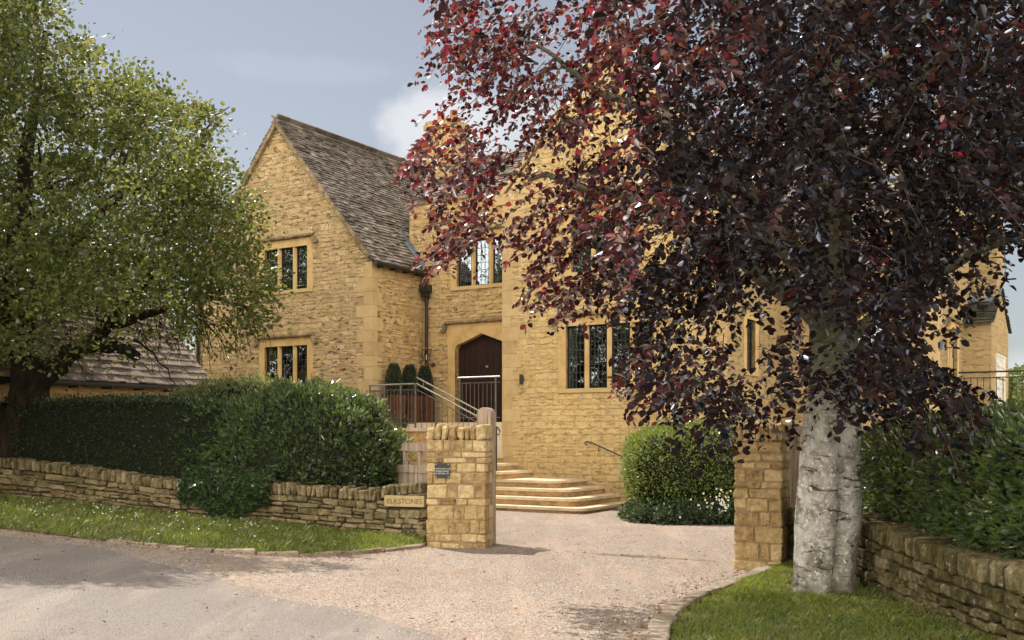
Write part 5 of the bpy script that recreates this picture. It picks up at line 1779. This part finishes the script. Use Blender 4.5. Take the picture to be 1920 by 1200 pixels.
SH = haw_points(3500)
k_ = 0
while k_ < 120:      # the low right-hand boughs reaching over towards the wing
    x_, y_, Y_ = random.uniform(330, 512), random.uniform(300, 620), random.uniform(15.9, 18.2)
    if not inpoly(x_, y_, OUTL): continue
    p_ = at(x_, y_, Y_)
    if mnoise.noise(Vector((p_.x * 1.6, p_.y * 1.2, p_.z * 1.8))) < -.12 + (.18 if y_ > 560 else 0): continue
    SH.append(tuple(p_)); k_ += 1
SH = np.array(SH)
nl = rng.integers(28, 80, len(SH))
sg = .08 + .15 * rng.random(len(SH))
C = np.repeat(SH, nl, 0); G = np.repeat(sg, nl)[:, None]
o_ = rng.normal(0, 1, (len(C), 3)); o_ *= np.array([1.15, 1.15, .75])
P = C + o_ * G
D = o_ / (np.linalg.norm(o_, axis=1)[:, None] + .2) + (C - np.array([-9, 18, 4.5])) * .12
P = P - np.array([TX, TY, 0])
leaves('crown', P, D, .070, M_haw, haw, ratio=.8, flat=.9)


# ---------------------------------------------------------------- hedges and shrubs
def shrub(name, label, cat, c, r, n, size, mat, sq=3.0, zbase=0.0, ratio=.4, lump=.10, rough=.05, core=True, extra=None, inner=.9, flat=.8, group=None, spread=.06, rz=0.0):
    """clipped or loose shrub: leaves over a superellipsoid body with lumps"""
    t = thing(name, label, cat, (c[0], c[1], zbase), rz, group)
    c = np.array(c, float); r = np.array(r, float)
    u = rng.normal(0, 1, (n, 3)); u /= np.linalg.norm(u, axis=1)[:, None]
    k = (np.abs(u) ** sq).sum(1) ** (-1 / sq)
    lumpv = np.array([mnoise.noise(Vector(tuple(x * 3.1 + c))) * lump + mnoise.noise(Vector(tuple(x * 9 + c))) * lump * .5 for x in (u * k[:, None] * r)])
    s = u * k[:, None] * r * (1 + lumpv)[:, None]
    nrm = np.sign(u) * (np.abs(u * k[:, None]) ** (sq - 1)) / r; nrm /= np.linalg.norm(nrm, axis=1)[:, None] + 1e-9
    s = s - nrm * (rng.random(n) ** 1.5 * spread * 2)[:, None] + nrm * (rng.random(n) ** 6 * rough)[:, None]
    P = c + s
    ok = P[:, 2] > zbase
    P, nrm = P[ok], nrm[ok]
    P = P - np.array([c[0], c[1], zbase])
    leaves('foliage', P, nrm * 1.0 + np.array([0, 0, .25]), size, mat, t, ratio=ratio, flat=flat)
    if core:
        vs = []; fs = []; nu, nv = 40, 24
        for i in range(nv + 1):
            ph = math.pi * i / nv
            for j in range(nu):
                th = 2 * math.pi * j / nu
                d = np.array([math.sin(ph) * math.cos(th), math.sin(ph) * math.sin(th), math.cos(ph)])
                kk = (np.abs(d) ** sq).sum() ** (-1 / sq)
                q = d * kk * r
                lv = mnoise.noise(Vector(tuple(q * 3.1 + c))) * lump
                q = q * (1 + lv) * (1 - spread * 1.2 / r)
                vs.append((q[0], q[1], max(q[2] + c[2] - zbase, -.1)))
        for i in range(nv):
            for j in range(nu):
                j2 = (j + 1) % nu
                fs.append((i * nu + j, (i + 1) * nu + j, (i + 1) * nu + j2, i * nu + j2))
        mesh_np('dark_core', np.array(vs), np.array(fs), M_inner, t, smooth=True)  # solid dark body standing in for the shaded inside of the shrub
    return t


# trimmed hedge behind the left wall
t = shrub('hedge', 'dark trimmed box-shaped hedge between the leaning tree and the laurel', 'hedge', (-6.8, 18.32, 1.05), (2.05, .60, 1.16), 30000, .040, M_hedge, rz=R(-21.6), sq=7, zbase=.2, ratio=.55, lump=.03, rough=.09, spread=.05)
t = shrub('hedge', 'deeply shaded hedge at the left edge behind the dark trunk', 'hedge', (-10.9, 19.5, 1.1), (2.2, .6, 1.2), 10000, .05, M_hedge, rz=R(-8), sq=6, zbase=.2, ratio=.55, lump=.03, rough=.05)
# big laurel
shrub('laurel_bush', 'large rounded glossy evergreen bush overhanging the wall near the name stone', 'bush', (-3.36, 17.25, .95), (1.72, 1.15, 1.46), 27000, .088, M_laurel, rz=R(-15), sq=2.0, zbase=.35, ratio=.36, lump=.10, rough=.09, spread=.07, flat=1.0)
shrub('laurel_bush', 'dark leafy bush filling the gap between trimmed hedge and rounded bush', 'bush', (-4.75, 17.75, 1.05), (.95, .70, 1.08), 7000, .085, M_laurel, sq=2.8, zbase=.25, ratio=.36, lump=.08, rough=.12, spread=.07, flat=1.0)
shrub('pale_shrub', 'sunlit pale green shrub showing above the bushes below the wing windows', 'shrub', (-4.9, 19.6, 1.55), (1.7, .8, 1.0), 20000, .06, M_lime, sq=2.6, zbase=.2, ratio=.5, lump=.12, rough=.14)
# ivy over the wall
t = thing('ivy', 'ivy spilling over the dry stone wall beneath the big rounded bush', 'ivy', (-3.9, 15.9, 0))
P = []; D = []
sI0, sI1 = totL - 4.15, totL - 2.55
for _ in range(5200):
    s = random.uniform(sI0, sI1); k = (s - sI0) / (sI1 - sI0)
    p, d = PL(s); nrm = Vector((d.y, -d.x, 0))
    h = hL(s)
    lowz = .52 - .46 * math.exp(-((k - .52) / .20) ** 2) + .10 * mnoise.noise(Vector((s * 4, 0, 0)))
    z = random.uniform(max(0.03, lowz * h), h + .22)
    back = max(0, z - h + .02) * 1.2
    q = p + nrm * (.04 + random.random() * .10 - back) + Vector((0, 0, rise(p.x, p.y) + z))
    P.append((q.x + 3.9, q.y - 15.9, q.z)); D.append((nrm.x, nrm.y, -.5))
leaves('foliage', np.array(P), np.array(D), .06, M_ivy, t, ratio=.85, flat=1.0)
# round bush by the steps
shrub('box_bush', 'round bright green bush against the house wall behind the right pillar', 'bush', (3.55, 19.9, .92), (1.42, 1.15, .86), 24000, .055, M_bush, sq=3.0, zbase=.02, ratio=.55, lump=.06, rough=.10, spread=.05)
t = shrub('ground_ivy', 'dark ivy skirt with a few white flowers at the foot of the round bush', 'ivy', (3.45, 19.45, .12), (1.42, 1.15, .32), 8000, .06, M_ivy, sq=2.6, zbase=0.0, ratio=.8, lump=.1, rough=.06)
mb = MB()
for _ in range(60):
    x = random.choice((random.gauss(1350, 9), random.gauss(1320, 22), random.gauss(1362, 6))); y = {0: 0}.get(1, random.gauss(945, 14))
    p = at(x, y, 18.35) - Vector((3.45, 19.45, 0)); r = random.uniform(.012, .022)
    mb.quad(*[(p.x + r * math.cos(a_), p.y + random.uniform(-.008, .008), p.z + r * math.sin(a_)) for a_ in (0, 1.26, 2.5, 3.77, 5.03)])
mb.build('flowers', M_flower, t)['kind'] = 'stuff'
# laurel hedge right
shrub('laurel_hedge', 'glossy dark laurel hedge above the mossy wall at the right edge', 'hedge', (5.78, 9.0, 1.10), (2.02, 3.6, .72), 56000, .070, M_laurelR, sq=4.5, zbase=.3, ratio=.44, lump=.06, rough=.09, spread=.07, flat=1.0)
# clipped shrubs in planters
for i, (a, b, lb) in enumerate(((-2.98, -.22, 'leftmost clipped dome shrub in rusty planter behind the terrace railing'), (-2.93, .34, 'middle clipped dome shrub in rusty planter behind the terrace railing'), (-2.90, .92, 'clipped dome shrub in rusty planter nearest the black fall pipe'))):
    p = hw(a, b)
    t = thing('potted_shrub', lb, 'potted plant', (p.x, p.y, TZ), HA, 'clipped shrubs in planters on the terrace')
    mb = MB(); mb.v = []; w0, w1 = .17, .22
    mb.extr([(-w0, -w0, 0), (w0, -w0, 0), (w0, w0, 0), (-w0, w0, 0)], (0, 0, .001))
    mb.v = [(-w0, -w0, .0), (w0, -w0, .0), (w0, w0, .0), (-w0, w0, .0), (-w1, -w1, .8), (w1, -w1, .8), (w1, w1, .8), (-w1, w1, .8),
            (-w1 + .03, -w1 + .03, .8), (w1 - .03, -w1 + .03, .8), (w1 - .03, w1 - .03, .8), (-w1 + .03, w1 - .03, .8), (-w1 + .03, -w1 + .03, .72), (w1 - .03, -w1 + .03, .72), (w1 - .03, w1 - .03, .72), (-w1 + .03, w1 - .03, .72)]
    mb.f = [(0, 3, 2, 1), (0, 1, 5, 4), (1, 2, 6, 5), (2, 3, 7, 6), (3, 0, 4, 7), (4, 5, 9, 8), (5, 6, 10, 9), (6, 7, 11, 10), (7, 4, 8, 11), (8, 9, 13, 12), (9, 10, 14, 13), (10, 11, 15, 14), (11, 8, 12, 15), (12, 13, 14, 15)]
    mb.build('planter', M_pot, t)
    n = 3800
    u = rng.normal(0, 1, (n, 3)); u /= np.linalg.norm(u, axis=1)[:, None]; u[:, 2] = np.abs(u[:, 2]) * 1.0
    zz_ = rng.random(n) ** .8
    rr = .205 * (1 - (zz_ * .97) ** 2.6) ** .5 * (.86 + .18 * rng.random(n)); an = rng.random(n) * 6.283
    P = np.stack([rr * np.cos(an), rr * np.sin(an), .74 + .82 * zz_], 1)
    leaves('foliage', P, np.stack([np.cos(an), np.sin(an), .9 + 0 * an], 1), .034, M_yew, t, ratio=.35, flat=1.0)
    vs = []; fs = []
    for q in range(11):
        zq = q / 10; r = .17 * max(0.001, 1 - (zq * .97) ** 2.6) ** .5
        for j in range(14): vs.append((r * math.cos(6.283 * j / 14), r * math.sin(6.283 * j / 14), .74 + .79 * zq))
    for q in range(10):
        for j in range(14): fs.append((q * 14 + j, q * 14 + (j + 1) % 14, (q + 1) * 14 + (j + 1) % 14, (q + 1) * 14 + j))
    mesh_np('dark_core', np.array(vs), np.array(fs), M_inner, t, smooth=True)
p = hw(-2.4, -1.12)
shrub('lavender', 'low grey-green plants behind the terrace railing', 'plant', (p.x, p.y, TZ + .12), (.45, .10, .16), 1600, .05, M_ivy, sq=2.5, zbase=TZ + .005, ratio=.2, lump=.2, rough=.1, core=False)


# background and off-frame trees
def tree(label, x, y, h, r, n, size, mat, tr=.2, group=None, zb=None):
    t = thing('tree', label, 'tree', (x, y, 0), 0, group)
    mb = MB(); limb(mb, [Vector((0, 0, 0)), Vector((.1, 0, h * .3)), Vector((0, .1, h * .6)), Vector((.1, 0, h * .85))], tr, tr * .2, 8, .03)
    for k in range(6):
        a = k * 1.1; limb(mb, [Vector((0, 0, h * (.25 + .08 * k))), Vector((r * .4 * math.cos(a), r * .4 * math.sin(a), h * (.4 + .07 * k))), Vector((r * .75 * math.cos(a), r * .75 * math.sin(a), h * (.5 + .07 * k)))], tr * .4, tr * .08, 6, .05)
    mb.build('trunk', M_bark, t)
    P = []
    while len(P) < n:
        q = np.array([random.uniform(-1, 1), random.uniform(-1, 1), random.uniform(-1, 1)])
        e = (q * q).sum()
        if e > 1 or mnoise.noise(Vector(tuple(q * 2.6 + np.array([x, y, 0])))) < -.12 - (.1 if e < .5 else 0): continue
        P.append(q * np.array([r, r, h * .42]) + np.array([0, 0, h * .58]))
    P = np.array(P)
    leaves('crown', P, rng.normal(0, 1, (n, 3)), size, mat, t, ratio=.7, flat=1.2)
    return t


def sxy(x, Y): return ((x - 960) * Y / 1980, Y)


X, Y = sxy(1935, 44); tree('pale green tree seen through the far right railing', X, Y, 4.6, 2.0, 9000, .16, M_far)
X, Y = sxy(2020, 40); tree('rounder pale green tree just beyond the right edge', X, Y, 5.2, 2.2, 7000, .18, M_far)
tree('big leafy tree west of the house beyond the left edge', -19.5, 22.5, 10, 4.6, 26000, .17, M_haw, .35)
tree('tall leafy tree standing behind the low outbuilding', -17.5, 33.0, 9.5, 4.2, 16000, .2, M_haw, .3)
tree('leafy garden tree between the outbuilding and the wing', -13.2, 34.0, 8.0, 3.0, 12000, .16, M_haw, .25)
